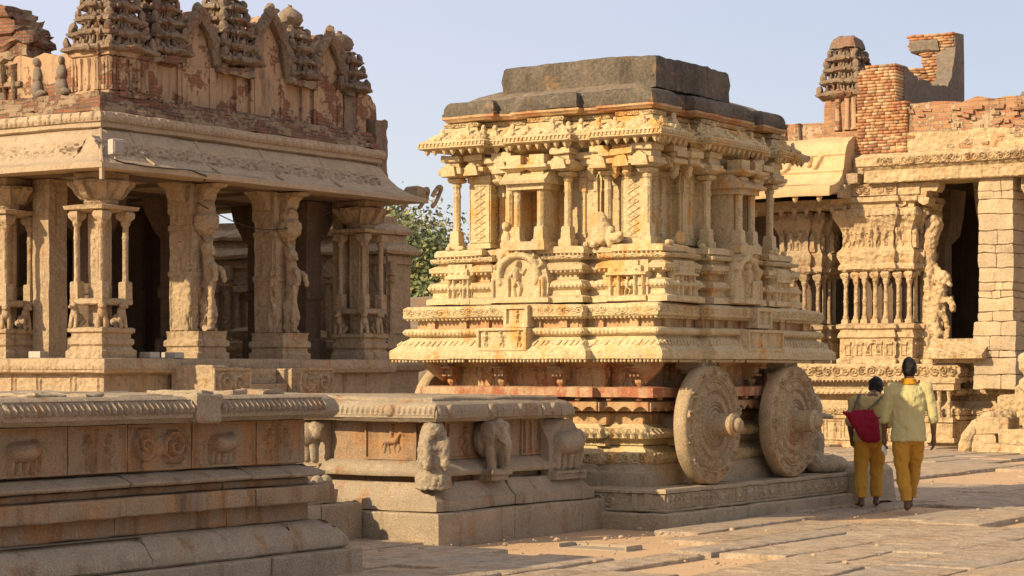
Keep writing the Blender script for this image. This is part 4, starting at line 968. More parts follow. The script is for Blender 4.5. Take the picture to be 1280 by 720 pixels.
# ================================================================ left pillared hall
HO = (-30.0, 31.5, 0)
HL = thing('pillared_hall', 'large open pillared stone hall with wide curved eave and ruined brick parapet on left', 'hall', HO)
def hb(m, name, mat, parent=None, **k): return m.build(name, mat, parent or HL, HO, **k)
XE, YE, YF = -25.34, 26.47, 35.9       # eave corner and far end
def hall():
    rr = random.Random(17)
    # platform
    x1, y0, y1 = -25.75, 26.95, 35.4
    P = lambda i: subdiv([(-36, y0+i), (x1-i, y0+i), (x1-i, y1), (-36, y1)], .4)
    m = M(); m.rings(P(0), [(.1, 0), (0, .02), (0, .3), (.05, .32), (.05, .5), (.15, .55), (.15, .75)]); m.rings(P(.22), [(0, .7), (0, 1.55)]); m.rough(.01, .8); hb(m, 'platform_base', HALL)
    m = M(); m.rings(P(.02), [(.12, 1.52), (.02, 1.55), (0, 1.60), (.0, 1.74), (.03, 1.79), (.10, 1.80)]); m.rough(.012, .8, .004, 5)
    strip(m, [(-36, y0), (x1, y0), (x1, y1), (-36, y1)], .02, 1.61, 1.73, .03, lambda H, k: H.petals(0, H.w, 0, H.h, .09, .02))
    hb(m, 'platform_edge', HALL)
    m = M()
    def f(H, k):
        x = .1
        while x < H.w-.3:
            w = rr.uniform(.5, .9); H.rect(x, x+.03, 0, 9, .03); H.rect(x+w-.03, x+w, 0, 9, .03)
            if rr.random() < .5: H.elephant(x+w*.35, .04, .34, 1, .4)
            else: H.man(x+w*.3, .03, .4, rr, .25); H.man(x+w*.7, .03, .4, rr, .25)
            x += w+.06
        H.noise(.01, 3, k)
    strip(m, P(.22)[:0] or [(-36, y0+.22), (x1-.22, y0+.22), (x1-.22, y1), (-36, y1)], -.002, .8, 1.5, .028, f); hb(m, 'dado_relief', HALL)
    # stair cheeks with carved scrolls
    m = M()
    for y, l, h in ((28.75, 1.25, 1.68), (31.15, 1.25, 1.62)):
        m.mark(); m.box(x1-.1, x1+.85, y, y+.42*l/1.25, 0, h, cut=.3, bev=.03)
    cheek = m; m = M()
    for (yy, ll) in ((28.75, 1.0), (31.15, 1.0)):
        m.mark()
        H = HF(1.0, .55, .02); H.frame(.05, .04); H.scroll(.1, .9, .08, .47, .06); H.elephant(.3, .06, .3, 1, .3); m.hf(H, (x1+.85, yy+.0, 1.08), (0, 1, 0), (0, 0, 1), (1, 0, 0), .2)
    m.rough(.006, 1.2, .005, 5); hb(m, 'scroll_relief', HALL); cheek.rough(.008, 1.2, .005, 5); hb(cheek, 'stair_cheek', HALL)
    m = M()
    for k in range(6): m.box(x1-.05, x1+1.6-.25*k, 29.78, 31.12, .0+.27*k, .27+.27*k-.004)
    m.rough(.008, 1.2); hb(m, 'stair', HALL)
    # floor, ceiling beams
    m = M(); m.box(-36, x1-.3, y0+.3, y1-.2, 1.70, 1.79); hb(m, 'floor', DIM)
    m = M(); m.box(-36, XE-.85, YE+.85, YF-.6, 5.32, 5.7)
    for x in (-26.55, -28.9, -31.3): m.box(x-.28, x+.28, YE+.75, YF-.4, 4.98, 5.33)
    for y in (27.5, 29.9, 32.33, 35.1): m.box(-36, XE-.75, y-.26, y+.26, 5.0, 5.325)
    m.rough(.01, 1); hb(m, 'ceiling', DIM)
    # --- pillars
    def lotus_cap(m, z0=4.32, z1=4.98, r=.30, sq=True):
        m.sq(0, 0, [(r*.95, z0), (r*1.5, z0+.04), (r*1.55, z0+.10), (r*1.0, z0+.13)])
        m.lathe((0, 0, z0+.12), [(r*.9, 0), (r*1.0, .05), (r*.98, .10), (r*1.15, .2), (r*1.45, .30), (r*1.62, .37), (r*1.55, .42), (r*1.2, .46)], 16)
        for k in range(8):
            a = k*PI/4; d = (math.cos(a), math.sin(a))
            m.extr([(0, 0), (.12, .02), (.20, .10), (.26, .20), (.34, .26), (.34, .32), (0, .32)], (d[0]*r*.8-(-d[1])*.08, d[1]*r*.8-d[0]*.08, z0+.2), (d[0], d[1], 0), (0, 0, 1), (-d[1], d[0], 0), .16)
        m.sq(0, 0, [(r*1.1, z0+.55), (r*1.1, z1+.02)])
    def composite():
        m = M(); parts = {}
        m.sq(0, 0, [(.43, 1.78), (.43, 1.92), (.39, 1.95), (.36, 2.0), (.40, 2.04), (.40, 2.12), (.36, 2.15), (.36, 2.22), (.41, 2.25), (.41, 2.31), (.38, 2.33)])
        parts['pillar_base'] = m
        m = M(); m.rings(subdiv([(-.2, -.10), (.06, -.10), (.06, .2), (-.2, .2)], .1), [(0, 2.3), (0, 4.4)]); 
        for k, (dx, dy) in enumerate(((0, -.2), (.2, 0))):
            H = HF(.24, 1.9, .015); H.frame(.02, .02)
            for q in range(5): H.man(.12, .1+q*.36, .3, rr, .3)
            m.hf(H, (-.19, -.102, 2.4) if k == 0 else (.062, -.09, 2.4), (1, 0, 0) if k == 0 else (0, 1, 0), (0, 0, 1), (0, -1, 0) if k == 0 else (1, 0, 0), .01)
        parts['pillar_shaft'] = m
        m = M(); m.sq(0, 0, [(.36, 2.72), (.38, 2.74), (.38, 2.81), (.35, 2.83)]); parts['slab'] = m; m = M()
        for x, y in ((-.29, -.29), (.29, -.29), (.29, .29), (-.29, .29)):
            if x and y or 1:
                m.mark(); s = 1 if x and y else .9
                m.sq(x, y, [(.085*s, 2.82), (.085*s, 3.10), (.07*s, 3.12)]); m.lathe((x, y, 3.1), [(.058*s, 0), (.052*s, .1), (.052*s, .75), (.06*s, .78), (.052*s, .81), (.052*s, .96), (.075*s, 1.0), (.085*s, 1.05), (.06*s, 1.09)], 10)
                m.sq(x, y, [(.06, 4.16), (.11, 4.22), (.12, 4.28), (.10, 4.33)])
        parts['colonette'] = m
        m = M()
        for x, y, a in ((-.28, -.30, 0), (0.28, -.28, PI/4), (.30, .12, PI/2)):
            q = M(); q.ell((0, .03, .14), (.07, .10, .09)); q.ell((0, -.05, .24), (.07, .07, .10)); q.ell((0, -.09, .35), (.065, .065, .065)); q.ell((0, -.15, .33), (.035, .04, .03))
            for sx in (-1, 1): q.chain([(sx*.05, -.06, .2, .035), (sx*.055, -.09, .02, .035)]); q.chain([(sx*.07, .06, .1, .05), (sx*.08, -.02, .03, .03)])
            q.xf(a, (x, y, 2.32), 1.1); m.mark().join(q)
        parts['lion'] = m
        m = M(); lotus_cap(m); parts['capital'] = m
        return {k: v.rough(.006, 2, .003, 9) for k, v in parts.items()}
    def yalip():
        parts = {}
        m = M(); m.sq(-.02, .12, [(.42, 1.78), (.42, 1.9), (.38, 1.93), (.38, 2.0), (.42, 2.03), (.42, 2.12), (.38, 2.15), (.39, 2.28), (.40, 2.3)]); parts['pillar_base'] = m
        m = M(); m.rings(subdiv([(-.38, -.20), (.10, -.20), (.10, .42), (-.38, .42)], .12), [(0, 2.28), (-.01, 3.28), (-.03, 3.30), (-.03, 3.38), (0, 3.4), (0, 4.12), (-.03, 4.14), (-.03, 4.22), (0, 4.24), (0, 4.4), (-.03, 4.45), (-.03, 4.98)])
        H = HF(.44, 2.5, .018); H.frame(.03, .02)
        for q in range(6): H.man(.2+rr.uniform(-.03, .03), .05+q*.42, .36, rr, .28)
        H.noise(.006, 6); m.hf(H, (-.36, -.212, 2.32), (1, 0, 0), (0, 0, 1), (0, -1, 0), .02)
        H = HF(.58, 2.5, .018); H.frame(.02, .02)
        for q in range(5): H.man(.13, .05+q*.45, .4, rr, .28); H.scroll(.3, .56, .05+q*.45, .42+q*.45, .03)
        H.noise(.006, 6, 2); m.hf(H, (.112, -.18, 2.32), (0, 1, 0), (0, 0, 1), (1, 0, 0), .02)
        parts['pillar_shaft'] = m
        # rearing beast with a rider
        m = M(); Z = 2.28
        q = lambda x, y, z, r: (x+.12, y+.1, Z+z, r)
        m.chain([q(.02, .12, .55, .12), q(.10, .10, .85, .12), q(.14, .06, 1.15, .13), q(.12, .02, 1.4, .11)])
        m.ell((.30, .06, Z+1.52), (.14, .11, .13)); m.chain([q(.2, -.04, 1.5, .08), q(.32, -.06, 1.44, .05)]); m.chain([q(.16, .0, 1.62, .05), q(.05, .02, 1.72, .04)])
        m.chain([q(.16, .02, 1.22, .07), q(.34, -.05, 1.20, .06), q(.38, -.05, 1.02, .05), q(.36, -.06, .95, .06)]); m.chain([q(.16, .16, 1.2, .07), q(.36, .16, 1.12, .055), q(.40, .17, .95, .05)])
        m.chain([q(.02, .02, .55, .11), q(.12, -.02, .32, .09), q(.04, -.02, .12, .06), q(.14, -.04, .05, .06)]); m.chain([q(.02, .2, .55, .11), q(.10, .22, .32, .08), q(.03, .22, .08, .06), q(.12, .22, .04, .055)])
        m.chain([q(-.02, .28, .5, .04), q(-.02, .34, .9, .03), q(.0, .3, 1.2, .03)])
        m.chain([q(.30, -.1, .9, .05), q(.30, -.08, .5, .06), q(.26, -.06, .1, .06)])
        m.chain([(.06, -.16, Z+.75, .09), (.06, -.2, Z+1.0, .08)]); m.ell((.06, -.21, Z+1.16), (.065, .065, .075)); m.chain([(.0, -.2, Z+.98, .035), (.14, -.26, Z+.85, .03), (.12, -.2, Z+.72, .03)]); m.chain([(.06, -.2, Z+.7, .07), (.14, -.24, Z+.5, .05), (.08, -.2, Z+.3, .04)])
        m.chain([(.02, -.2, Z+.55, .05), (.02, -.22, Z+.2, .06), (.04, -.2, Z+.05, .06)])
        m.loft([(.16, .1, Z+1.78, .12, .12), (.18, .1, Z+1.9, .24, .24), (.2, .1, Z+2.0, .26, .26), (.2, .1, Z+2.12, .25, .25), (.2, .1, Z+2.2, .17, .17), (.2, .1, Z+2.26, .2, .2), (.2, .1, Z+2.4, .15, .15)])
        parts['rearing_beast'] = m
        m = M(); m.extr([(0, 0), (.14, .02), (.20, .10), (.22, .20), (.30, .28), (.46, .30), (.50, .36), (0, .36)], (.1, -.05, 4.62), (1, 0, 0), (0, 0, 1), (0, 1, 0), .34)
        m.extr([(0, 0), (.14, .02), (.20, .10), (.22, .20), (.30, .28), (.40, .30), (.44, .36), (0, .36)], (-.3, -.18, 4.62), (0, -1, 0), (0, 0, 1), (1, 0, 0), .34)
        parts['capital'] = m
        return {k: (v if k == 'rearing_beast' else v.rough(.007, 2, .004, 9)) for k, v in parts.items()}
    def make(parts, mats=None):
        r = {}
        for k, m in parts.items():
            for q_, p_ in enumerate(m.pieces()):
                me = p_.mesh(k, ang=35); me.materials.append(HALL); r[(k, q_)] = me
        return r
    A, B = make(composite()), make(yalip())
    def put(kind, x, y, rz=0):
        base = None
        for (k, _), me in kind.items():
            o = bpy.data.objects.new('pillar' if k == 'pillar_shaft' else k, me); C.objects.link(o)
            if k == 'rearing_beast':
                q = o.modifiers.new('remesh', 'REMESH'); q.mode = 'VOXEL'; q.voxel_size = .022; q.use_smooth_shade = True
                tx = bpy.data.textures.get('beast') or bpy.data.textures.new('beast', 'CLOUDS'); tx.noise_scale = .07
                q = o.modifiers.new('disp', 'DISPLACE'); q.texture = tx; q.strength = .05
            if k == 'pillar_shaft': base = o
        obs = [o for o in C.objects if o.data and o.data.name in [me.name for me in kind.values()] and o.parent is None]
        for o in obs:
            if o is base: o.parent = HL; o.location = (x-HO[0], y-HO[1], 0); o.rotation_euler = (0, 0, rz)
            else: o.parent = base
    put(A, -26.36, 27.52); put(A, -28.65, 27.5); put(B, -26.36, 29.9); put(B, -26.36, 32.3); put(A, -26.42, 35.05)
    m = M(); m.box(-28.25, -27.85, 27.75, 28.2, 1.78, 4.99, cut=.3); m.mark().box(-26.98, -26.72, 34.85, 35.25, 1.78, 4.99, cut=.3); m.rough(.012, 2); hb(m, 'rear_pillar', HALL)
    # inner pillars and back wall, stone colour darkened to stand for shade
    ip = M(); ip.sq(0, 0, [(.32, 1.78), (.32, 2.2), (.24, 2.25), (.24, 3.0), (.28, 3.03), (.28, 3.2), (.24, 3.24), (.24, 4.2), (.32, 4.3), (.45, 4.7), (.5, 4.99)]); ip.rough(.012, 2)
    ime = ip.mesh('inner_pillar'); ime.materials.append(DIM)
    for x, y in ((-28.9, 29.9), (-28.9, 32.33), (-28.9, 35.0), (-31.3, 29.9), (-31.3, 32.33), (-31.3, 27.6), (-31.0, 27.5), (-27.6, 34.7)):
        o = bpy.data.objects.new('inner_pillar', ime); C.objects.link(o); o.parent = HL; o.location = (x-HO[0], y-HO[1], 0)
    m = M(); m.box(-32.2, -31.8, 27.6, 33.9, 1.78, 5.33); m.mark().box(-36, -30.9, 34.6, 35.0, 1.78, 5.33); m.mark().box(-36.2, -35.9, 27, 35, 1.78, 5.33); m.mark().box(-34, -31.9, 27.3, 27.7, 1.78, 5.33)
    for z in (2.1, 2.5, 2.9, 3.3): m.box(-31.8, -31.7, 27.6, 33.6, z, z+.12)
    hb(m, 'back_wall', DIM)  # rear and end walls added to keep light out of the hall
    # --- eave
    prof = [(.95, 5.02), (.10, 4.985), (0, 4.98), (0, 5.07), (.03, 5.085), (.16, 5.12), (.30, 5.19), (.44, 5.30), (.55, 5.44), (.63, 5.58), (.70, 5.70), (.80, 5.75), (.95, 5.76)]
    m = M(); m.rings(subdiv([(-40, YE), (XE, YE), (XE, YF), (-40, YF)], .35), prof); m.rough(.010, .5, .004, 4)
    # carved vine band on the curve
    for (o, u, w, L) in (((-39, YE+.15, 5.12), (1, 0, 0), (0, -1, 0), 13.3), ((XE-.15, YE+.4, 5.12), (0, 1, 0), (1, 0, 0), 8.6)):
        H = HF(L-.6, .46, .035); U_, V = H.grid(); z = 5.12+V
        prz = np.array([p[1] for p in prof[5:11]]); pro = np.array([p[0] for p in prof[5:11]]); H.Z = -(np.interp(z, prz, pro)-.16)+.004
        S = HF(L-.6, .46, .035); S.scroll(0, L, .14, .36, .055); S.rect(-1, 99, .10, .12, .03); S.rect(-1, 99, .38, .40, .03)
        H.Z += S.Z; p = np.stack([U_.ravel()+o[0], V.ravel()+o[1], 0*V.ravel()], 1); H.Z += (vnoise(p, .5)*.008).reshape(U_.shape)
        m.hf(H, o, u, (0, 0, 1), w, .03, follow=True)
    hb(m, 'eave', HALLE, ang=50)
    m = M(); y = YE+1.2
    for yy in (27.9, 29.6, 31.4, 33.2): 
        for k in range(1): m.mark().tube([(XE-.12, yy, 5.13), (XE-.42, yy, 5.30), (XE-.63, yy, 5.60), (XE-.7, yy, 5.72)], .022)
    m.mark().tube([(XE-.0, YE-.0, 5.08), (XE-.3, YE+.3, 5.20), (XE-.55, YE+.55, 5.45), (XE-.7, YE+.7, 5.72)], .03); m.box(XE-.08, XE-.02, YE+.02, YE+.08, 4.78, 5.0); hb(m, 'eave_rib', HALLE)
    m = M(); Q = [(-40, YE+.72), (XE-.72, YE+.72), (XE-.72, YF-.6), (-40, YF-.6)]
    m.rings(subdiv(Q, .3), [(.1, 5.74), (0, 5.78), (.0, 5.86), (-.04, 5.88), (-.07, 5.95), (-.04, 6.03), (.02, 6.05), (.6, 6.06)]); m.rough(.012, .7, .006, 4)
    def f(H, k):
        x = .1; H.Z[:] = -.01
        while x < H.w-.1: H.cap(x, .06, x, .13, .05, None, .8); H.cap(x+.1, .05, x+.12, .05, .04, None, .8); x += rr.uniform(.2, .3)
    strip(m, Q, -.045, 5.87, 6.03, .022, f); hb(m, 'frieze_band', HALLE)
    # corner scrolls curling up at the far end of the eave
    m = M()
    for k, (yy, xx) in enumerate(((YF+.05, XE+.05), (YF+.15, XE-.35), (YF+.2, XE-.8))):
        m.mark(); pts = [(xx+.22*math.sin(a)*.5, yy+.0+.2*(1-math.cos(a))*.6, 5.12+.2*math.sin(a)) for a in np.linspace(0, 4.4, 10)]; m.tube(pts, .05)
    m.mark().box(XE-.5, XE-.2, YF-.1, YF+.2, 5.1, 5.34, cut=.1, bev=.03); m.rough(.02, 2); hb(m, 'eave_scroll', HALL)
    # --- brick courses stepping back
    m = M()
    for k, (i, z0, z1) in enumerate(((.82, 6.05, 6.14), (.90, 6.14, 6.22), (.98, 6.215, 6.32), (1.08, 6.315, 6.42))):
        m.rings(subdiv([(-40, YE+i), (XE-i, YE+i), (XE-i, YF-.5), (-40, YF-.5)], .18), [(0, z0), (0, z1)])
    m.rough(.035, 1.3, .02, 5); hb(m, 'brick_course', BRKD)
    # --- parapet wall with gables along the +X face
    XW = XE-1.42
    m = M(); top = []; y = 28.3
    pts = [(28.0, 7.15), (28.6, 7.2), (29.2, 7.25), (29.7, 7.6), (30.1, 8.05), (30.45, 8.25), (30.8, 7.95), (31.2, 7.4), (31.6, 7.45), (32.0, 7.9), (32.35, 8.3), (32.7, 8.5), (33.0, 8.1), (33.4, 7.5), (33.9, 7.9), (34.25, 8.3), (34.6, 8.1), (34.95, 7.75), (35.4, 7.5), (35.9, 7.2), (36.1, 7.0)]
    fine = [(a[0]+(b[0]-a[0])*k/5, a[1]+(b[1]-a[1])*k/5+rr.uniform(-.03, .03)) for a, b in zip(pts, pts[1:]) for k in range(5)]
    m.extr([(28.0, 6.38)]+fine+[(36.1, 6.38)], (XW-.5, 0, 0), (0, 1, 0), (0, 0, 1), (1, 0, 0), .5)
    # pilasters and slightly forward bays
    for a, b_ in ((28.9, 29.3), (30.0, 30.12), (30.75, 30.87), (31.5, 31.75), (32.05, 32.15), (32.85, 32.95), (33.5, 33.75), (34.0, 34.1), (34.65, 34.75), (35.3, 35.6)): m.box(XW-.02, XW+.07, a, b_, 6.4, 7.25, cut=.2)
    for a, b_ in ((29.9, 30.95), (31.95, 33.05), (33.9, 34.85)): m.box(XW-.02, XW+.05, a, b_, 6.42, 7.2)
    m.rough(.022, 1.0, .01, 4); hb(m, 'parapet_wall', PLAST, ang=30)
    m = M()
    for a, b_ in ((28.8, 29.75), (30.9, 31.9), (33.0, 33.85)): m.mark().box(XW-.05, XW+.20, a, b_, 7.16, 7.30, cut=.12)
    m.rough(.04, 1.2, .02, 5); hb(m, 'wall_ledge', BRKD)
    m = M()
    def gable(cy, zt, w, z0):     # horseshoe gable rim
        m.mark()
        pts = []; h = zt-z0
        for a in np.linspace(0, 1, 13):
            x = -w/2+w*a; s = 1-abs(2*a-1); pts.append((XW+.06, cy+x*(1+.15*math.sin(PI*s)), z0+h*(s**.62)))
        for p, q in zip(pts, pts[1:]):
            m.cap(p, q, .11, .11, 7)
            for s_ in (.2, .7): m.ell((p[0]+.07, p[1]+(q[1]-p[1])*s_+rr.uniform(-.05, .05), p[2]+(q[2]-p[2])*s_+rr.uniform(.02, .12)), (.06, .07, .08), 6)
        m.ell((XW+.06, cy, zt+.06), (.12, .10, .16), 8)
        for sgn in (-1, 1): m.box(XW-.04, XW+.14, cy+sgn*w*.62-.14, cy+sgn*w*.62+.14, z0-.14, z0)
    gable(30.42, 8.2, 1.05, 7.35); gable(32.5, 8.5, 1.1, 7.4); gable(34.37, 8.3, 1.0, 7.3)
    m.rough(.03, 2.5, .015, 8); hb(m, 'gable_arch', MOSS)
    # --- dark tiered turrets
    def turret(x, y, z0, w, d, n, nm='turret', base=True, dome=True, zb=6.4):
        m = M(); r = random.Random(int(abs(x*31+y*17)))
        if base:
            b = M(); b.rings(subdiv(ratha(x, y, w*.42, d*.42, ((w*.22, .05),), ((d*.22, .05),)), .15), [(-.05, zb), (-.05, zb+.08), (0, zb+.12), (0, z0-.12), (-.04, z0-.1), (-.05, z0-.02)])
            for s0, t, nr, L in edges(ratha(x, y, w*.42, d*.42, ((w*.22, .05),), ((d*.22, .05),))):
                for q in (.12, .5, .88):
                    c = s0+t*L*q; b.lathe((c[0], c[1], zb+.12), [(.05, 0), (.055, .06), (.04, .1), (.04, z0-zb-.4), (.06, z0-zb-.34), (.06, z0-zb-.26)], 6)
            b.rough(.012, 2, .006, 7); o = hb(b, 'turret_base', PLAST)
        z = z0; a, bb = w/2, d/2
        for k in range(n):
            h = .27-.012*k; P = ratha(x, y, a, bb, ((a*.6, .05), (a*.28, .04)), ((bb*.6, .05), (bb*.28, .04)))
            m.rings(subdiv(P, .08), [(.12, z-.04), (.02, z-.02), (-.05, z+.01), (-.06, z+.05), (-.02, z+.085), (.06, z+.11), (.11, z+.12), (.12, z+h-.05), (.05, z+h-.02), (.04, z+h)])
            for s0, t, nr, L in edges(P, .08):
                nn = max(1, round(L/.2))
                for q in range(nn):
                    c = s0+t*L*(q+.5)/nn; e_ = r.uniform(.7, 1.2); m.ell((c[0]+nr[0]*.05, c[1]+nr[1]*.05, z+.09), (.06*e_, .06*e_, .07*e_), 7)
                    if r.random() < .8: m.cap((c[0]+nr[0]*.0, c[1]+nr[1]*.0, z+.12), (c[0]+nr[0]*.0, c[1]+nr[1]*.0, z+h-.04), .035, .03, 6)
            for sx in (-1, 1):
                for sy_ in (-1, 1): m.ell((x+sx*(a-.02), y+sy_*(bb-.02), z+.14), (.075, .075, .11), 8)
            z += h; a *= .86; bb *= .86
        if dome: m.lathe((x, y, z-.05), [(a*.8, 0), (a*.8, .08), (a*1.12, .14), (a*1.18, .22), (a*1.0, .34), (a*.6, .42), (a*.2, .46), (.05, .5)], 12, sc=(1, bb/a))
        m.rough(.028, 2.2, .018, 7); return m
    m = turret(-26.95, 28.35, 7.22, 1.05, 1.15, 5); hb(m, 'turret', MOSS)
    m = turret(-27.0, 29.62, 7.35, .85, .95, 5, base=False); hb(m, 'turret', MOSS)
    m = turret(-27.0, 31.5, 7.40, .95, 1.1, 5, base=False); hb(m, 'turret', MOSS)
    m = turret(-27.0, 33.5, 7.35, .8, .85, 4, base=False); m2 = m; hb(m, 'turret', MOSS)
    m = turret(-27.0, 35.1, 7.30, .8, .9, 3, base=False); hb(m, 'turret', MOSS)
    m = turret(-27.3, 35.3, 6.95, .9, .75, 2, base=False, dome=False); hb(m, 'turret', MOSS)
    # ruined end of the parapet
    m = M()
    for yy, zt, xx in ((34.9, 7.5, 0), (35.3, 7.1, -.05), (35.65, 6.8, -.1)): m.box(XW-.6+xx, XW+.05+xx, yy, yy+.42, 6.05, zt, cut=.12)
    m.box(XW-.1, XW+.25, 35.7, 36.1, 5.5, 6.75, cut=.1); m.rough(.025, 1.3, .025, 5); hb(m, 'ruined_end', MOSS)
    # --- -Y side of the parapet: low wall with stucco figures, broken end tower
    YW = YE+1.42; m = M()
    prof_ = [(-29.0, 7.25), (-28.7, 7.3), (-28.4, 7.2), (-28.1, 7.25), (-27.8, 7.2), (-27.4, 7.25), (-27.2, 7.2)]
    m.extr([(-29.0, 6.38)]+prof_+[(-27.2, 6.38)], (0, YW, 0), (1, 0, 0), (0, 0, 1), (0, 1, 0), .4); m.rough(.02, 1.2, .01, 5); hb(m, 'parapet_wall', PLAST)
    m = M()
    for x in (-28.25, -27.65): m.mark().ell((x, YW-.02, 6.62), (.13, .1, .18)); m.ell((x, YW-.02, 6.88), (.10, .09, .16)); m.ell((x, YW-.03, 7.10), (.07, .07, .09)); m.ell((x+.12, YW-.05, 6.55), (.12, .08, .07))
    m.rough(.02, 3); hb(m, 'stucco_figure', STUC)
    m = M()
    z = 6.4; a = .62
    for k in range(7):
        w0 = [.25, .25, .28, .70, .66, .52, .36][k]; xo = [.30, .28, .22, -.05, .02, -.12, -.2][k]
        m.rings(subdiv([(-29.25+xo-w0, YW), (-29.25+xo+w0, YW), (-29.25+xo+w0, YW+.8), (-29.25+xo-w0, YW+.8)], .12), [(.04, z), (-.03, z+.04), (-.02, z+.12), (.05, z+.17), (.05, z+.27)]); z += .262
    for x in (-29.1, -28.85): m.lathe((x, YW-.03, 6.42), [(.07, 0), (.05, .1), (.05, .5), (.08, .6), (.08, .7)], 8)
    m.rough(.06, 1.4, .035, 5); hb(m, 'broken_tower', BRKD)
    m = M(); m.ell((-30.6, YW+1.2, 6.4), (1.3, .8, .75)); m.rough(.06, 1); hb(m, 'plaster_mound', STUC)
hall()
# things on the hall
o = M(); o.box(-.09, .09, -.10, .10, -.13, .13, cut=.1, bev=.01); o.box(.088, .10, -.08, .08, -.10, .09); o.box(-.02, .02, -.02, .02, -.30, -.12); o.xf(R(-20), (XE-.14, 26.95, 5.36)); 
o = o.build('floodlight', simple('pale enamel', (.40, .36, .30), .6, .3, 14), org=(XE-.14, 26.95, 5.2)); tag(o, 'small pale boxy floodlight mounted on the hall eave near its corner', 'floodlight')
g_ = M().box(-.075, .075, -.006, .006, -.085, .085).xf(R(-20)+PI/2, (XE-.035, 26.915, 5.355)).build('glass', simple('floodlight glass', (.30, .27, .25), .2), o, (XE-.14, 26.95, 5.2))
o = M().tube([(XE-.02, YE+.3, 5.13), (XE-.02, YE+.55, 5.09), (XE+.02, YE+1.1, 5.07), (XE+.02, YE+2.2, 5.09), (XE+.02, YE+2.6, 5.02), (XE-.2, YE+2.75, 4.9)], .012).build('cable', simple('black rubber', (.03, .03, .03), .6), org=(XE, YE+1, 5)); tag(o, 'thin black cable running along the hall eave from the floodlight', 'cable')
pts = [(-26.0, 29.6+3.9*t_, 4.62-.42*math.sin(PI*t_)+.06*t_) for t_ in np.linspace(0, 1, 22)]
o = M().tube(pts, .010).build('hanging_cable', bpy.data.materials['black rubber'], org=(-26, 31.5, 4.3)); tag(o, 'thin cable sagging between two pillars of the shaded hall', 'cable')
for k, (x, y, sx, sy, sz, lb) in enumerate(((-27.6, 27.25, .14, .1, .10, 'small pale box on the hall platform left of the corner pillar'), (-26.0, 28.35, .13, .12, .09, 'small pale box on the hall platform right of the corner pillar'), (-26.0, 28.95, .16, .12, .09, 'slightly wider pale box beside the rearing beast pillar'))):
    o = M().box(x-sx, x+sx, y-sy, y+sy, 1.80, 1.80+sz*1.2, cut=.08, bev=.01).build('lamp_box', bpy.data.materials['pale enamel'], org=(x, y, 1.8)); tag(o, lb, 'box', 'pale boxes on the hall platform')

# ================================================================ carved shrine beyond the hall
def shrine():
    rr = random.Random(23); org = (-30, 41, 0); X1, Y0, Y1 = -27.3, 37.2, 38.6
    t = thing('carved_shrine', 'shaded stone shrine with pilastered walls and niches behind the pillared hall', 'shrine', org)
    P = lambda i: subdiv([(-33, Y0+i), (X1-i, Y0+i), (X1-i, Y1-i), (-33, Y1-i)], .2)
    m = M(); m.rings(P(0), [(0, 0), (0, .35), (.06, .4), (.06, .6), (.0, .64), (-.03, .72), (.0, .8), (.12, .84), (.12, 1.0), (.02, 1.04), (.02, 1.14), (.12, 1.2), (.12, 1.55), (0, 1.6), (-.03, 1.7), (.05, 1.78), (.16, 1.8), (.16, 2.0), (.05, 2.05), (.05, 2.2), (.2, 2.24)]); m.rough(.01, 1); m.build('base_moulding', HALL, t, org)
    m = M(); m.rings(P(.25), [(0, 2.2), (0, 4.1)])
    def f(H, k):
        H.rect(-1, 99, 0, .12, .06); H.rect(-1, 99, .16, .2, .03); H.rect(-1, 99, 1.65, 9, .05); x = .05
        while x < H.w:
            H.rect(x, x+.14, .1, 1.5, .07); H.rect(x-.04, x+.18, 1.4, 1.7, .12); H.rect(x-.02, x+.16, 1.25, 1.32, .1)
            if x+.9 < H.w: H.rect(x+.3, x+.72, .15, 1.2, .07); H.rect(x+.25, x+.77, 1.12, 1.26, .12); H.rect(x+.4, x+.62, .2, 1.1, -.06)
            x += .95
        H.noise(.008, 5, k)
    strip(m, [(-33, Y0+.25), (X1-.25, Y0+.25), (X1-.25, Y1-.25), (-33, Y1-.25)], 0, 2.22, 4.05, .02, f); m.build('pilastered_wall', HALL, t, org)
    m = M()
    for z in (4.08, 4.5): m.rings(P(0.25+(z-4)*.3), [(.1, z), (-.16, z+.02), (-.18, z+.09), (-.1, z+.2), (.05, z+.27), (.05, z+.42)])
    m.rough(.02, 1.5, .01, 5); m.build('roof_cornice', HALL, t, org)
    # small pavilion-like altar in front, seen through the hall
    m = M()
    for x in (-29.6,): m.sq(x, 36.3, [(.7, 0), (.7, .5), (.5, .6), (.5, 1.6), (.62, 1.7), (.62, 1.9), (.5, 2.0), (.5, 2.2), (.75, 2.3), (.75, 2.42), (.6, 2.5)])
    m.rough(.02, 1.5); o = m.build('altar', HALL, org=(-29.6, 36.3, 0)); tag(o, 'small moulded stone altar standing behind the hall seen between its pillars', 'altar')
shrine()
o = M().box(-33.5, -30.5, 46, 46.6, 0, 3.5, cut=.5, bev=.05).rough(.04, .8).build('far_wall', STUC, org=(-32, 46.3, 0)); tag(o, 'plain grey wall far behind between the hall and the chariot', 'wall')

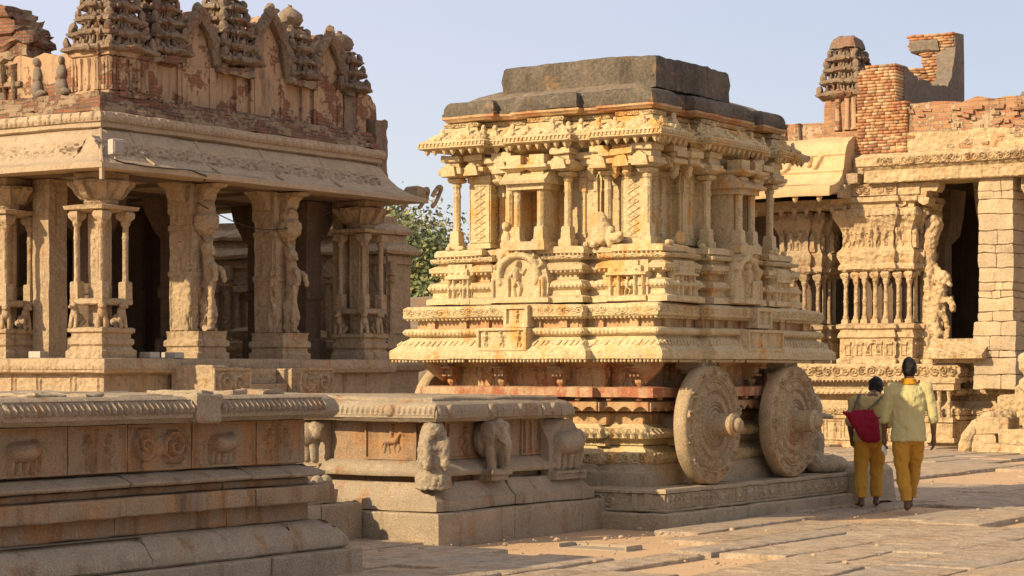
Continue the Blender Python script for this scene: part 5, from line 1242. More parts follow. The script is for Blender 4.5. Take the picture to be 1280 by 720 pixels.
# ================================================================ right temple hall
RO = (-17, 44, 0)
RH = thing('temple_hall', 'sunlit temple hall with carved plinth, clustered columns and brick ruins on roof at right', 'temple', RO)
def rb(m, name, mat, parent=None, **k): return m.build(name, mat, parent or RH, RO, **k)
def right():
    rr = random.Random(31); Y0 = 42.0
    # plinth: main body with a projecting bay ending at X=-16.4
    def pl(i, x1=-16.40, y0=Y0): return [(-25, y0+i), (x1-i, y0+i), (x1-i, y0+.55+i), (-12, y0+.55+i), (-12, 52), (-25, 52)]
    P = pl(0)
    m = M(); m.rings(subdiv(P, .3), [(-.06, -.05), (-.06, .08), (0, .10), (0, .56), (-.05, .58), (-.05, .64), (.0, .66)]); m.rough(.01, 1)
    def f(H, k):
        x = .05
        while x < H.w-.2: H.rect(x, x+.035, 0, 9, .03); H.man(x+.22, .03, .33, rr, .6); H.rect(x+.34, x+.36, .05, .4, .02); x += .40
        H.rect(-1, 99, 0, .03, .03); H.rect(-1, 99, H.h-.03, 99, .03); H.noise(.004, 5, k)
    strip(m, P, -.003, .12, .54, .02, f); rb(m, 'figure_course', PALE)
    m = M(); m.rings(subdiv(P, .25), [(.02, .65), (.02, .72), (.08, .80), (.18, .88), (.2, .95)]); 
    def f(H, k): H.scroll(0, H.w, 0, H.h, .035); H.noise(.01, 5, k)
    strip(m, P, -.03, .66, .80, .022, f); m.rings(subdiv(pl(.28), .3), [(0, .9), (0, 1.12)]); m.rings(subdiv(P, .3), [(.2, 1.08), (.0, 1.10), (.02, 1.15), (.12, 1.22), (.2, 1.24)])
    teeth(m, P, .02, 1.13, .09, .06, .07, .06, 'cone')
    def f(H, k): H.Z -= .03; H.petals(0, H.w, 0, H.h, .12, .035)
    strip(m, P, .0, 1.12, 1.2, .022, f); m.rough(.008, 1.2, .003, 5); rb(m, 'moulded_course', PALE)
    m = M(); m.rings(subdiv(pl(.25), .3), [(0, 1.2), (0, 1.38)]); 
    def f(H, k):
        x = .05
        while x < H.w: H.rect(x, x+.06, 0, 9, .03); H.man(x+.17, .0, .16, rr, .4); x += .3
    strip(m, pl(.25), 0, 1.22, 1.38, .02, f); rb(m, 'recess_course', RUBB)
    m = M(); m.rings(subdiv(P, .3), [(.2, 1.365), (-.02, 1.38), (-.03, 1.44), (.0, 1.46), (.0, 1.68), (.03, 1.72), (.6, 1.725)]); teeth(m, P, -.02, 1.40, .085, .05, .06, .05, 'ball')
    def f(H, k):
        H.scroll(0, H.w, 0, H.h, .05); x = rr.uniform(.3, 1)
        while x < H.w-.4: H.arch(x, 0, .3, .24, .05); x += rr.uniform(1.1, 1.6)
        H.noise(.005, 5, k)
    strip(m, P, 0, 1.465, 1.675, .02, f); m.rough(.01, 1.0, .004, 5); rb(m, 'plinth_top', PALE)
    # niche with small columns on the end of the projecting bay
    m = M(); x0 = -17.05
    m.box(x0, x0+.62, Y0-.22, Y0+.1, .52, .62); m.box(x0-.03, x0+.66, Y0-.26, Y0+.1, 1.18, 1.32); m.box(x0-.05, x0+.70, Y0-.30, Y0+.1, 1.32, 1.42)
    for k in range(3): m.lathe((x0+.10+k*.21, Y0-.17, .6), [(.06, 0), (.04, .06), (.035, .3), (.05, .34), (.035, .38), (.05, .52), (.07, .6)], 8)
    m.box(x0-.02, x0+.64, Y0-.2, Y0+.1, .1, .2); m.box(x0, x0+.6, Y0-.18, Y0+.1, .2, .5); m.rough(.006, 2); rb(m, 'column_niche', PALE)
    # wall / dark interior
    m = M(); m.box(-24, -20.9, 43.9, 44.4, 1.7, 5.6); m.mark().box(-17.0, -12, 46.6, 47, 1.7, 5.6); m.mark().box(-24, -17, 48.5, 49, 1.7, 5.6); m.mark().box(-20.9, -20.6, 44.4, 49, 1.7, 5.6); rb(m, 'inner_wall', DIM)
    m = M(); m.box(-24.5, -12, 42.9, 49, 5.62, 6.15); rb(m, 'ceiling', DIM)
    ip = M(); ip.sq(0, 0, [(.3, 1.7), (.3, 2.1), (.2, 2.15), (.2, 3.2), (.26, 3.25), (.2, 3.3), (.2, 4.4), (.35, 4.6), (.4, 5.0), (.45, 5.62)]); ip.rough(.01, 2)
    ime = ip.mesh('inner_pillar'); ime.materials.append(HALL)
    for x, y in ((-16.6, 45.3), (-15.9, 45.4), (-14.4, 45.3), (-16.3, 44.2), (-19.4, 44.9), (-18.4, 46)):
        o = bpy.data.objects.new('inner_pillar', ime); C.objects.link(o); o.parent = RH; o.location = (x-RO[0], y-RO[1], 0)
    # --- clustered column piers
    def cluster(x, y, hw, hd, n, beast=True, mat=PALE):
        mm = M(); P = ratha(x, y, hw, hd, ((hw*.55, .10),), ((hd*.5, .10),))
        mm.rings(subdiv(P, .15), [(-.06, 1.72), (-.06, 1.82), (0, 1.85), (0, 2.25), (-.05, 2.28), (-.03, 2.36), (.0, 2.40), (0, 2.44), (-.06, 2.47), (-.06, 2.55), (.03, 2.58)])
        def f(H, k):
            nn = max(1, int(H.w/.22)); st = H.w/nn
            for i in range(nn): H.rect(st*(i+.5)-.07, st*(i+.5)+.07, .02, .3, .03); H.rect(st*(i+.5)-.04, st*(i+.5)+.04, .04, .24, .0); H.rect(st*(i+.5)-.09, st*(i+.5)+.09, .26, .31, .045)
            if H.w > .5: H.arch(H.w/2, .0, .26, .36, .06)
        strip(mm, P, 0, 1.87, 2.23, .018, f); mm.rough(.008, 1.6, .003, 6); rb(mm, 'pier_base', mat)
        mm = M(); mm.rings(subdiv(ratha(x, y, hw-.22, hd-.22), .2), [(0, 2.5), (0, 3.9)]); rb(mm, 'pier_core', DIM)
        mm = M()
        for i in range(n):
            cx = x-hw+.10+(2*hw-.2)*i/(n-1); pr = .10 if abs(cx-x) < hw*.55 else 0
            for yy in (y-hd+.08-pr,):
                mm.mark()
                mm.sq(cx, yy, [(.075, 2.57), (.075, 2.64), (.05, 2.68)]); mm.lathe((cx, yy, 2.66), [(.06, 0), (.07, .05), (.05, .1), (.048, .35), (.06, .38), (.048, .41), (.045, .72), (.06, .76), (.075, .82), (.05, .86)], 10); mm.sq(cx, yy, [(.05, 3.5), (.09, 3.56), (.1, 3.62), (.07, 3.66)])
                mm.ell((cx, yy-.03, 3.75), (.085, .09, .09), 8)
        for i in range(3):
            yy = y-hd+.3+(2*hd-.5)*i/2; cx = x+hw-.06; mm.mark().lathe((cx, yy, 2.6), [(.06, 0), (.045, .1), (.045, .9), (.07, 1.0)], 8); mm.sq(cx, yy, [(.09, 3.58), (.1, 3.66), (.07, 3.7)])
        mm.rough(.004, 3); rb(mm, 'colonette', mat)
        mm = M(); mm.rings(subdiv(P, .15), [(.05, 3.66), (-.04, 3.72), (-.04, 3.80), (0, 3.84), (-.02, 3.9), (-.05, 3.98), (-.05, 4.08), (.02, 4.16), (.06, 4.28), (.06, 4.45), (0, 4.6), (-.08, 4.75), (-.12, 4.82), (-.12, 4.98), (-.06, 5.0), (-.06, 5.08), (-.16, 5.12), (-.16, 5.22), (0, 5.24)])
        def f(H, k):
            xx = .1
            while xx < H.w-.05:
                if rr.random() < .6: H.man(xx, .02, rr.uniform(.38, .55), rr, .9)
                else: H.rect(xx-.07, xx+.07, 0, .35, .09); H.cap(xx, .35, xx, .5, .08, .03, 1.2)
                xx += rr.uniform(.16, .24)
            H.noise(.012, 5, k)
        strip(mm, P, .04, 4.15, 4.75, .02, f, skirt=.06)
        def f(H, k): H.petals(0, H.w, 0, H.h, .14, .03)
        strip(mm, P, -.12, 4.83, 4.97, .02, f); mm.rough(.012, 1.5, .008, 5); rb(mm, 'pier_capital', mat)
        mm = M()   # side brackets
        for sx in (-1, 1): mm.mark().extr([(0, 0), (.06, .0), (.10, .12), (.10, .3), (.16, .42), (.30, .5), (.34, .62), (0, .62)], (x+sx*(hw-.02), y-.25, 4.45), (sx, 0, 0), (0, 0, 1), (0, 1, 0), .5)
        mm.rough(.015, 2); rb(mm, 'side_bracket', mat)
    cluster(-18.35, 42.95, .82, .62, 7); cluster(-20.35, 43.3, .52, .5, 4, mat=HALL)
    # rearing beast on the pier's flank
    m = M(); bx, by, bz = -17.12, 42.75, 1.75
    m.chain([(bx-.1, by, bz+.9, .16), (bx+.0, by, bz+1.2, .16), (bx+.05, by-.03, bz+1.5, .15)]); m.ell((bx+.1, by-.06, bz+1.75), (.2, .15, .17)); m.chain([(bx+.2, by-.08, bz+1.72, .08), (bx+.3, by-.1, bz+1.62, .05)]); m.chain([(bx+.0, by, bz+1.9, .08), (bx-.1, by, bz+2.05, .06)])
    m.chain([(bx+.1, by-.05, bz+1.3, .08), (bx+.3, by-.08, bz+1.3, .07), (bx+.36, by-.1, bz+1.1, .07)]); m.chain([(bx-.12, by, bz+.9, .15), (bx+.02, by-.05, bz+.55, .11), (bx-.06, by-.05, bz+.2, .08), (bx+.06, by-.08, bz+.08, .08)]); m.chain([(bx+.1, by-.03, bz+1.1, .06), (bx+.22, by-.02, bz+.7, .06), (bx+.14, by, bz+.3, .05)])
    m.chain([(bx-.25, by, bz+.0, .14), (bx-.22, by, bz+1.3, .12), (bx-.2, by, bz+2.4, .14), (bx-.1, by, bz+2.9, .2)]); m.box(bx-.35, bx+.25, by-.2, by+.2, bz-.04, bz+.06)
    rb(m, 'rearing_beast', PALE, remesh=.025, disp=(.08, .08))
    # rough masonry prop pier
    m = M(); z = 1.2; zs = [1.2]
    while zs[-1] < 5.5: zs.append(min(5.52, zs[-1]+rr.choice((.14, .17, .2, .28, .34, .3))))
    for a, b in zip(zs, zs[1:]):
        wd = .37 if a > 2.45 else .45; cuts = [-wd]+([rr.uniform(-.18, .0), rr.uniform(.08, .2)] if b-a < .2 else [rr.uniform(-.15, .15)] if rr.random() < .5 else [])+[wd]
        for c0, c1 in zip(cuts, cuts[1:]):
            j = rr.uniform(-.012, .012); m.box(-15.64+c0+.006, -15.64+c1-.006, 42.10-wd+.37+j, 42.10+.37+wd, a+.006, b-.006, cut=.12, bev=.012)
    m.box(-15.96, -15.32, 42.16, 42.78, 1.2, 5.5); m.rough(.018, 2, .010, 8); rb(m, 'masonry_prop', RUBB, label='prop pier of pale rough granite blocks')
    # scroll bracket on the prop and carved brackets under the lintel
    m = M()
    for x, y in ((-15.15, 42.25), (-17.95, 42.2), (-17.45, 42.2)):
        for s_ in (1,): m.mark().extr([(0, .0), (.12, -.22), (.22, -.28), (.32, -.24), (.34, -.12), (.26, -.1), (.3, .02), (.5, .0), (.55, .12), (.55, .22), (0, .22)], (x, y, 5.28), (1, 0, 0), (0, 0, 1), (0, 1, 0), .35)
    m.rough(.012, 2, .005, 7); rb(m, 'lintel_bracket', PALE); m = M(); m.box(-19.0, -17.3, 42.15, 43.2, 5.24, 5.50, cut=.2, bev=.02); m.rough(.012, 2, .005, 7); rb(m, 'bracket_block', PALE)
    H = HF(1.2, .24, .02); H.frame(.02, .03); H.scroll(.3, .6, .03, .21, .04); H.scroll(.75, 1.15, .03, .21, .04); m = M(); m.hf(H, (-19.0, 42.14, 5.25), (1, 0, 0), (0, 0, 1), (0, -1, 0), .02); rb(m, 'bracket_carving', PALE)
    # lintel
    m = M(); m.box(-18.45, -12, 41.95, 43, 5.50, 5.78, cut=.4, bev=.02)
    P = [(-18.55, 41.9), (-12, 41.9), (-12, 43), (-18.55, 43)]
    m.rings(subdiv(P, .3), [(.05, 5.76), (0, 5.80), (-.05, 5.86), (-.06, 5.95), (-.02, 6.04), (.06, 6.10), (.3, 6.12)]); 
    def f(H, k): H.scroll(.5, H.w, 0, H.h, .04); H.noise(.01, 4, k)
    strip(m, P, -.055, 5.84, 6.02, .022, f); m.rough(.012, .8, .004, 4); rb(m, 'lintel', PALE)
    # thick curved eave, cut end facing the court
    pr = [(1.9, 5.36), (.25, 5.30), (.0, 5.22), (-.02, 5.26), (-.02, 5.41), (.02, 5.43), (.25, 5.46), (.46, 5.54), (.62, 5.68), (.71, 5.86), (.76, 6.06), (.82, 6.26), (.95, 6.43), (1.15, 6.53), (1.4, 6.57), (1.9, 6.57)]
    pe = []
    for a, b in zip(pr, pr[1:]):
        n = max(1, int(math.hypot(b[0]-a[0], b[1]-a[1])/.08)); pe += [(a[0]+(b[0]-a[0])*k/n, a[1]+(b[1]-a[1])*k/n) for k in range(n)]
    m = M(); xs = np.linspace(-24.6, -18.9, 24); poly = pe+[(1.9, 6.57)]
    n = len(poly); V = np.array([(x, 41.22+p[0], p[1]) for x in xs for p in poly]); F = []
    for k in range(len(xs)-1):
        for i in range(n): F.append((k*n+i, (k+1)*n+i, (k+1)*n+(i+1) % n, k*n+(i+1) % n))
    F.append(tuple(range(n))); F.append(tuple(range((len(xs)-1)*n, len(xs)*n))[::-1]); m.add(V, F); m.rough(.012, .6, .005, 4)
    for k in range(10): m.lathe((-19.2-k*.55, 41.35, 5.24), [(.06, 0), (.07, -.04), (.05, -.09), (.005, -.14)], 8)
    # vine and crest carved on the curve
    H = HF(5.6, .95, .025); U_, Vv = H.grid(); z = 5.5+Vv; prz = [p[1] for p in pr[6:14]]; pro = [p[0] for p in pr[6:14]]; H.Z = -(np.interp(z, prz, pro)-.25)+.012
    S = HF(5.6, .95, .025); S.rect(-1, 99, .27, .30, .03); S.rect(-1, 99, .62, .65, .03); S.scroll(0, 3.3, .32, .60, .09)
    for a, b in (((3.6, .15), (3.95, .2)), ((3.95, .2), (4.3, .4)), ((4.3, .4), (4.4, .7)), ((3.9, .5), (4.1, .8)), ((3.8, .35), (3.95, .55)), ((4.8, .45), (4.8, .6)), ((4.95, .4), (5.05, .6))): S.cap(*a, *b, .06, None, 1.4)
    S.scroll(3.7, 4.25, .4, .8, .10); H.Z += S.Z; m.hf(H, (-24.5, 41.47, 5.5), (1, 0, 0), (0, 0, 1), (0, -1, 0), .03, follow=True)
    rb(m, 'curved_eave', EAVEP, ang=50)
    m = M()
    for k in range(7): m.box(-18.9-.0, -18.9+.10+.0, 41.6+.18*k, 43.2, 5.2+.14*k, 5.34+.14*k)
    m.box(-18.88, -18.6, 41.95, 42.4, 5.5, 5.72, cut=.1, bev=.02); m.box(-18.85, -18.62, 42.3, 42.7, 5.7, 6.1, cut=.1, bev=.02); m.rough(.01, 2); rb(m, 'eave_step', HALL)
    # second inner eave with hanging buds
    m = M(); m.box(-24.6, -18.7, 42.2, 43.5, 5.02, 5.22, cut=.4); 
    for k in range(20): m.lathe((-19.0-k*.3, 42.22, 5.06), [(.08, 0), (.07, -.05), (.04, -.10), (.005, -.16)], 8)
    m.rough(.01, 2); rb(m, 'inner_lintel', HALL)
    # --- parapets of brick
    m = M(); top = [(-24.5, 6.9), (-22, 6.95), (-21.3, 7.02), (-20.6, 7.0), (-19.4, 7.0), (-18.9, 7.0)]
    m.extr([(-24.5, 6.4)]+top+[(-18.9, 6.4)], (0, 43.2, 0), (1, 0, 0), (0, 0, 1), (0, 1, 0), .5)
    for x in (-21.2, -20.9, -20.55): m.lathe((x, 43.15, 6.5), [(.08, 0), (.07, .45), (.1, .5)], 8)
    m.rough(.03, 1.2, .012, 5); rb(m, 'low_brick_wall', BRKM)
    m = M(); m.box(-24.5, -12, 42.5, 43.3, 6.1, 6.56, cut=.3); m.rough(.03, 1); rb(m, 'cornice_band', PALE)
    # rubble brick wall over the lintel
    m = M(); pts = [(-17.95, 7.2)]; x = -17.95
    while x < -12: x += rr.uniform(.15, .4); pts.append((x, 7.12+(x+17.95)*.035+rr.uniform(-.06, .06)))
    m.extr([(-17.95, 6.1)]+pts+[(x, 6.1)], (0, 42.55, 0), (1, 0, 0), (0, 0, 1), (0, 1, 0), .6)
    for k in range(120):
        xx, zz = rr.uniform(-17.8, -12.5), rr.uniform(6.15, 7.1); w_ = rr.uniform(.08, .22); m.box(xx, xx+w_, 42.53-rr.uniform(0, .05), 42.6, zz, zz+rr.choice((.06, .08)))
    m.rough(.03, 1.2, .015, 5); rb(m, 'rubble_wall', BRKM)
    # square brick pier with loose edges
    m = M(); z = 6.1; k = 0
    while z < 8.03:
        w0 = -18.85+rr.uniform(-.02, .02)+(0 if z < 7.9 else .15)+max(0, (z-7.2))*.06; x = w0; off = (k % 2)*.1
        if z < 7.2:
            x1_ = -17.72
        else: x1_ = -17.95
        while x < x1_-.02:
            l = min(rr.choice((.17, .21, .11)), x1_-x); m.box(x+.005, x+l-.007, 42.45+rr.uniform(-.015, .025), 43.1, z+.006, z+.060); x += l
        z += .067; k += 1
    m.rough(.006, 3); rb(m, 'brick_pier', LBRK, ang=0, smooth=False); m = M(); m.box(-18.78, -17.98, 42.485, 43.1, 6.1, 7.95); rb(m, 'mortar_core', MORT)
    # stucco-faced wall running back from the pier, with a tall broken end
    m = M(); ys = [42.9]; tp = [8.0]
    prof_ = [(42.9, 8.05), (43.2, 7.95), (43.7, 7.85), (44.2, 7.85), (44.8, 7.82), (45.3, 7.88), (45.6, 8.1), (45.75, 8.7), (45.8, 9.05), (46.3, 9.15), (46.35, 7.2)]
    fine = [(a[0]+(b[0]-a[0])*k/6, a[1]+(b[1]-a[1])*k/6+rr.uniform(-.02, .02)) for a, b in zip(prof_, prof_[1:]) for k in range(6)]
    m.extr([(42.9, 6.2)]+fine+[(46.35, 6.2)], (-18.35, 0, 0), (0, 1, 0), (0, 0, 1), (1, 0, 0), .4); m.rough(.02, 1.2, .01, 4); rb(m, 'stucco_wall', STUC, ang=30)
    m = M(); z = 7.6; k = 0
    while z < 9.1:
        xl = -18.0-.95*min(1, max(0, (z-7.75)/.5))*(1 if z < 8.4 else .75 if z < 8.7 else 1.05)-rr.uniform(0, .12)
        xx = xl
        while xx < -18.0: l_ = rr.uniform(.14, .26); m.box(xx+.005, min(xx+l_, -17.98), 45.75+rr.uniform(-.03, .03), 46.3, z+.006, z+.060); xx += l_+.006
        z += .067
    m.rough(.015, 1.5, .006, 6); rb(m, 'broken_brick_end', LBRK, smooth=False); m = M(); m.box(-18.98, -18.3, 45.7, 46.3, 8.72, 9.0, cut=.12, bev=.04); m.rough(.03, 1.5, .012, 6); rb(m, 'plaster_cap', STUC)
    m = M(); m.box(-17.3, -16.6, 46, 46.6, 7.0, 7.65, cut=.15, bev=.05); m.mark().box(-16.6, -11, 46, 47, 7.0, 7.72, cut=.4, bev=.08); m.mark().box(-19.1, -18.6, 43.3, 44.6, 7.0, 7.95, cut=.14, bev=.05); m.rough(.07, .8, .03, 4); rb(m, 'stucco_remnant', STUC)
    # tiered turret
    x, y = -19.52, 43.5; m = M(); m.box(x-.38, x+.38, y-.38, y+.38, 6.5, 7.58, cut=.12); m.box(x-.60, x+.60, y-.5, y+.5, 6.55, 6.74, cut=.15)
    m.rough(.02, 2, .012, 6); rb(m, 'turret_base', BRKO)
    m = M()
    for q in (-.05, .18, .34): m.mark().lathe((x+q, y-.40, 6.78), [(.09, 0), (.06, .08), (.06, .6), (.09, .7), (.09, .8)], 8)
    m.rough(.012, 3); rb(m, 'turret_pilaster', PLAST)
    m = M(); z = 7.52; a = .47
    for k in range(4):
        P = ratha(x, y, a, a, ((a*.6, .05), (a*.28, .04)), ((a*.6, .05), (a*.28, .04))); h = .275-.012*k
        m.rings(subdiv(P, .08), [(.14, z-.06), (.02, z-.03), (-.05, z+.01), (-.06, z+.05), (-.02, z+.085), (.07, z+.12), (.13, z+.13), (.14, z+h-.05), (.05, z+h-.02), (.04, z+h)])
        for s0, t, nr, L in edges(P, .08):
            nn = max(1, round(L/.2))
            for q in range(nn):
                c = s0+t*L*(q+.5)/nn; e_ = rr.uniform(.7, 1.1); m.ell((c[0]+nr[0]*.03, c[1]+nr[1]*.03, z+.09), (.05*e_, .05*e_, .07*e_), 7); m.cap((c[0], c[1], z+.12), (c[0], c[1], z+h-.04), .035, .03, 6)
        for sx in (-1, 1):
            for sy_ in (-1, 1): m.ell((x+sx*(a-.02), y+sy_*(a-.02), z+.15), (.08, .08, .11), 8)
        z += h; a *= .87
    m.rings(subdiv(ratha(x, y, a*1.05, a*1.05), .1), [(.08, z), (-.02, z+.04), (0, z+.14), (.03, z+.24), (.12, z+.30), (.16, z+.31)]); m.rough(.02, 2.5, .014, 7); rb(m, 'turret_spire', MOSS)
right()
# things around the temple hall
o = M(); poly = [(0, .10), (.10, .0), (.5, -.02), (1.35, .02), (1.5, .30), (1.35, .34), (1.1, .22), (.8, .25), (.1, .30), (0, .24)]
o.extr([(-.0, 0), (.6, .0), (.62, .1), (.5, .16), (.34, .24), (.24, .36), (.1, .42), (0, .42)], (-17.05, 42.35, 1.82), (0, -1, 0), (0, 0, 1), (1, 0, 0), 1.25)
for k in range(3): o.lathe((-16.85+k*.4, 41.98, 1.84), [(.07, 0), (.06, -.05), (.02, -.1)], 8)
o.box(-16.95, -15.9, 42.0, 42.5, 1.73, 1.83); o.rough(.02, 1.2, .006, 5)
o = o.build('fallen_eave_stone', PALE, org=(-16.5, 42.3, 1.72)); tag(o, 'curved fallen eave stone with small knobs lying on the temple plinth', 'stone slab')
m = M(); c = (-14.15, 40.3, .45)
E_ = lambda p, r: m.ell((c[0]+p[0], c[1]+p[1], c[2]+p[2]), r)
E_((.15, .1, 1.0), (.34, .45, .30)); E_((.0, -.1, 1.22), (.30, .30, .26)); E_((-.12, -.15, 1.35), (.2, .2, .16))
for a in [(-.12, -.2, .85, .17, -.14, -.25, .35, .12, -.06, -.3, .05, .10), (.3, -.2, .85, .18, .3, -.25, .4, .15, .3, -.3, .05, .14)]:
    m.chain([(c[0]+a[0], c[1]+a[1], c[2]+a[2], a[3]), (c[0]+a[4], c[1]+a[5], c[2]+a[6], a[7]), (c[0]+a[8], c[1]+a[9], c[2]+a[10], a[11])])
m.chain([(c[0]+.3, c[1]+.4, c[2]+.8, .18), (c[0]+.3, c[1]+.45, c[2]+.1, .15)]); m.loft([(c[0]+.1, c[1]-.1, c[2]+.72, .36, .42), (c[0]+.1, c[1]-.1, c[2]+.86, .39, .45)])
o = m.build('elephant_statue', PALE, org=c, remesh=.028, disp=(.05, .12)); tag(o, 'worn headless elephant statue on a block at the right edge beside the steps', 'statue')
def blk(nm, lb, x0, x1, y0, y1, z0, z1, mat=PALE, rz=0, grp=None):
    cx, cy = (x0+x1)/2, (y0+y1)/2
    b = M().box(x0-cx, x1-cx, y0-cy, y1-cy, 0, z1-z0, cut=.12, bev=.03).rough(.02, 1.1, .008, 6)
    b.xf(rz, (cx, cy, z0)); return tag(b.build(nm, mat, org=(cx, cy, z0)), lb, 'stone block', grp)
G_ = 'loose blocks by the temple steps'
blk('stone_block', 'broad stone block carrying the headless elephant statue at right edge', -14.75, -13.2, 39.8, 40.9, .0, .45, grp=G_)
blk('stone_block', 'long low stone step in front of the statue block at right edge', -15.0, -12.4, 39.35, 39.78, 0, .18, grp=G_)
blk('stone_block', 'squared block at the foot of the curved stair rail', -15.3, -14.83, 39.9, 40.5, .0, .34, grp=G_)
blk('stone_block', 'longer block lying on top of the squared block by the stair rail', -15.22, -14.6, 39.9, 40.45, .345, .68, grp=G_, rz=.05)
blk('stone_block', 'second squared block tucked under the upper loose block', -15.0, -14.6, 40.95, 41.4, .0, .5, grp=G_)
m = M(); pts = [(-15.44, 39.9, .08), (-15.40, 39.93, .28), (-15.28, 40.08, .50), (-15.08, 40.3, .66), (-14.8, 40.6, .70)]
for a, b in zip(pts, pts[1:]): m.cap(a, b, .14, .14, 10)
m.box(-15.2, -14.7, 40.45, 40.9, 0, .66); o = m.build('curved_stair_rail', PALE, org=(-15.3, 40.3, 0), remesh=.03, disp=(.05, .15)); tag(o, 'rounded stone stair rail curling down to the ground left of the loose blocks', 'stair rail')
m = M(); m.box(-15.3, -14.6, 41.3, 41.9, 0, 1.1, cut=.15, bev=.05); m.box(-14.9, -13, 41.2, 41.9, 0, 1.3, cut=.15, bev=.05); m.rough(.03, 1.2, .01, 5)
o = m.build('stair_block', PALE, org=(-14.5, 41.5, 0)); tag(o, 'heap of rough squared stones beside the prop pier behind the statue', 'stones')
m = M(); m.extr([(0, 0), (.34, 0), (.17, .42)], (-20.55, 41.1, 5.5), (1, 0, 0), (0, 0, 1), (0, 1, 0), .3)
for k in range(5): m.extr([(.04*k, .0), (.04*k+.018, 0), (.17, .40)], (-20.55, 41.085, 5.5), (1, 0, 0), (0, 0, 1), (0, 1, 0), .01)
o = m.build('horn', simple('striped fabric', (.55, .55, .62), .7), org=(-20.4, 41.2, 5.5)); tag(o, 'small pale triangular horn resting on the curved temple eave', 'horn')

# ================================================================ trees beyond the courtyard
def tree(x, y, h, cr, seed, lab, leaf, n=9000, sparse=False):
    r = np.random.RandomState(seed); rp = random.Random(seed)
    t = thing('tree', lab, 'tree', (x, y, 0), group='trees beyond the courtyard')
    m = M(); tips = []
    def br(p, d, L, rad, lv):
        pts = [p]; q = np.array(p, float); dd = np.array(d, float)
        for k in range(4):
            dd = dd+r.normal(size=3)*.16; dd /= np.linalg.norm(dd); q = q+dd*L/4; pts.append(tuple(q))
        for k, (a, b) in enumerate(zip(pts, pts[1:])): m.cap(a, b, rad*(1-.15*k), rad*(1-.15*(k+1)), 6 if lv else 9)
        if lv >= 3: tips.append(q); return
        if lv >= 2: tips.append(np.array(pts[2]))
        for k in range(3 if lv else 5):
            a = r.uniform(0, 2*PI); nd = dd*.7+np.array((math.cos(a), math.sin(a), .35))*r.uniform(.5, .95); nd /= np.linalg.norm(nd); br(tuple(q) if k else pts[3], nd, L*r.uniform(.6, .8), rad*.5, lv+1)
    br((x, y, -.3), (0, 0, 1), h*.36, .22, 0)
    m.build('trunk', BARK, t, (x, y, 0))
    tips = np.array(tips); f = M()
    c = tips[r.randint(len(tips), size=n)]+r.normal(size=(n, 3))*np.array((.38, .38, .30))*(1.2 if sparse else 1)*h/7
    s = r.uniform(.06, .13, n)[:, None]; u = r.normal(size=(n, 3)); u /= np.linalg.norm(u, axis=1)[:, None]; v = np.cross(u, r.normal(size=(n, 3))); v /= np.linalg.norm(v, axis=1)[:, None]
    V = np.stack([c-u*s, c+v*s*.5, c+u*s, c-v*s*.5], 1).reshape(-1, 3); f.add(V, np.arange(4*n).reshape(n, 4)); f.build('crown', leaf, t, (x, y, 0), smooth=False)
BARK = simple('bark', (.16, .12, .085), .9, .3, 30, bump=.6, dist=.02)
def leafmat(nm, a, b):
    m, N, L, bs = nt(nm); ri = N('ShaderNodeNewGeometry').outputs['Random Per Island']; L(ramp(N, L, ri, [(0, a), (.75, b), (1, (b[0]*1.6, b[1]*1.25, b[2]))]), bs.inputs['Base Color']); bs.inputs['Roughness'].default_value = .6
    return m
LF1 = leafmat('leaf green', (.10, .14, .06), (.16, .20, .09)); LF2 = leafmat('leaf olive', (.13, .15, .07), (.20, .20, .10))
tree(-43.3, 60.6, 8.4, 2.5, 1, 'bushy green tree filling the gap between the hall and the chariot', LF1, 16000)
tree(-41.6, 61.4, 8.2, 2, 5, 'sparser olive tree with bare twigs just left of the chariot roof column', LF2, 7000, True)
tree(-46.8, 62.5, 8.6, 2, 8, 'darker tree mostly hidden behind the hall eave end', LF1, 9000)
#@@PEOPLE
# ================================================================ people
SKIN = simple('brown skin', (.14, .07, .042), .55, .12, 30); HAIR = simple('black hair', (.012, .010, .009), .5, .3, 90, bump=.8, dist=.01)
def cloth(nm, c, sc=9):
    m, N, L, b = nt(nm); pos = N('ShaderNodeTexCoord').outputs['Object']; n = noise(N, L, vscale(N, L, pos, (1.6, 1.6, .6)), sc, 5, .6); f = noise(N, L, pos, 260, 2)
    L(mix(N, L, n, tuple(x*.86 for x in c), tuple(min(1, x*1.1) for x in c)), b.inputs['Base Color']); b.inputs['Roughness'].default_value = .9
    h = N('ShaderNodeMath', operation='MULTIPLY_ADD'); L(n, h.inputs[0]); h.inputs[1].default_value = 3; L(f, h.inputs[2])
    bp = N('ShaderNodeBump', ins={'Strength': .9, 'Distance': .03}); L(h.outputs[0], bp.inputs['Height']); L(bp.outputs[0], b.inputs['Normal']); return m
YEL = cloth('pale yellow cotton', (.88, .78, .38)); ORA = cloth('orange cotton', (.85, .45, .07)); KHA = cloth('dull yellow cotton', (.82, .66, .28)); SCF = cloth('saffron cloth', (.85, .42, .03))
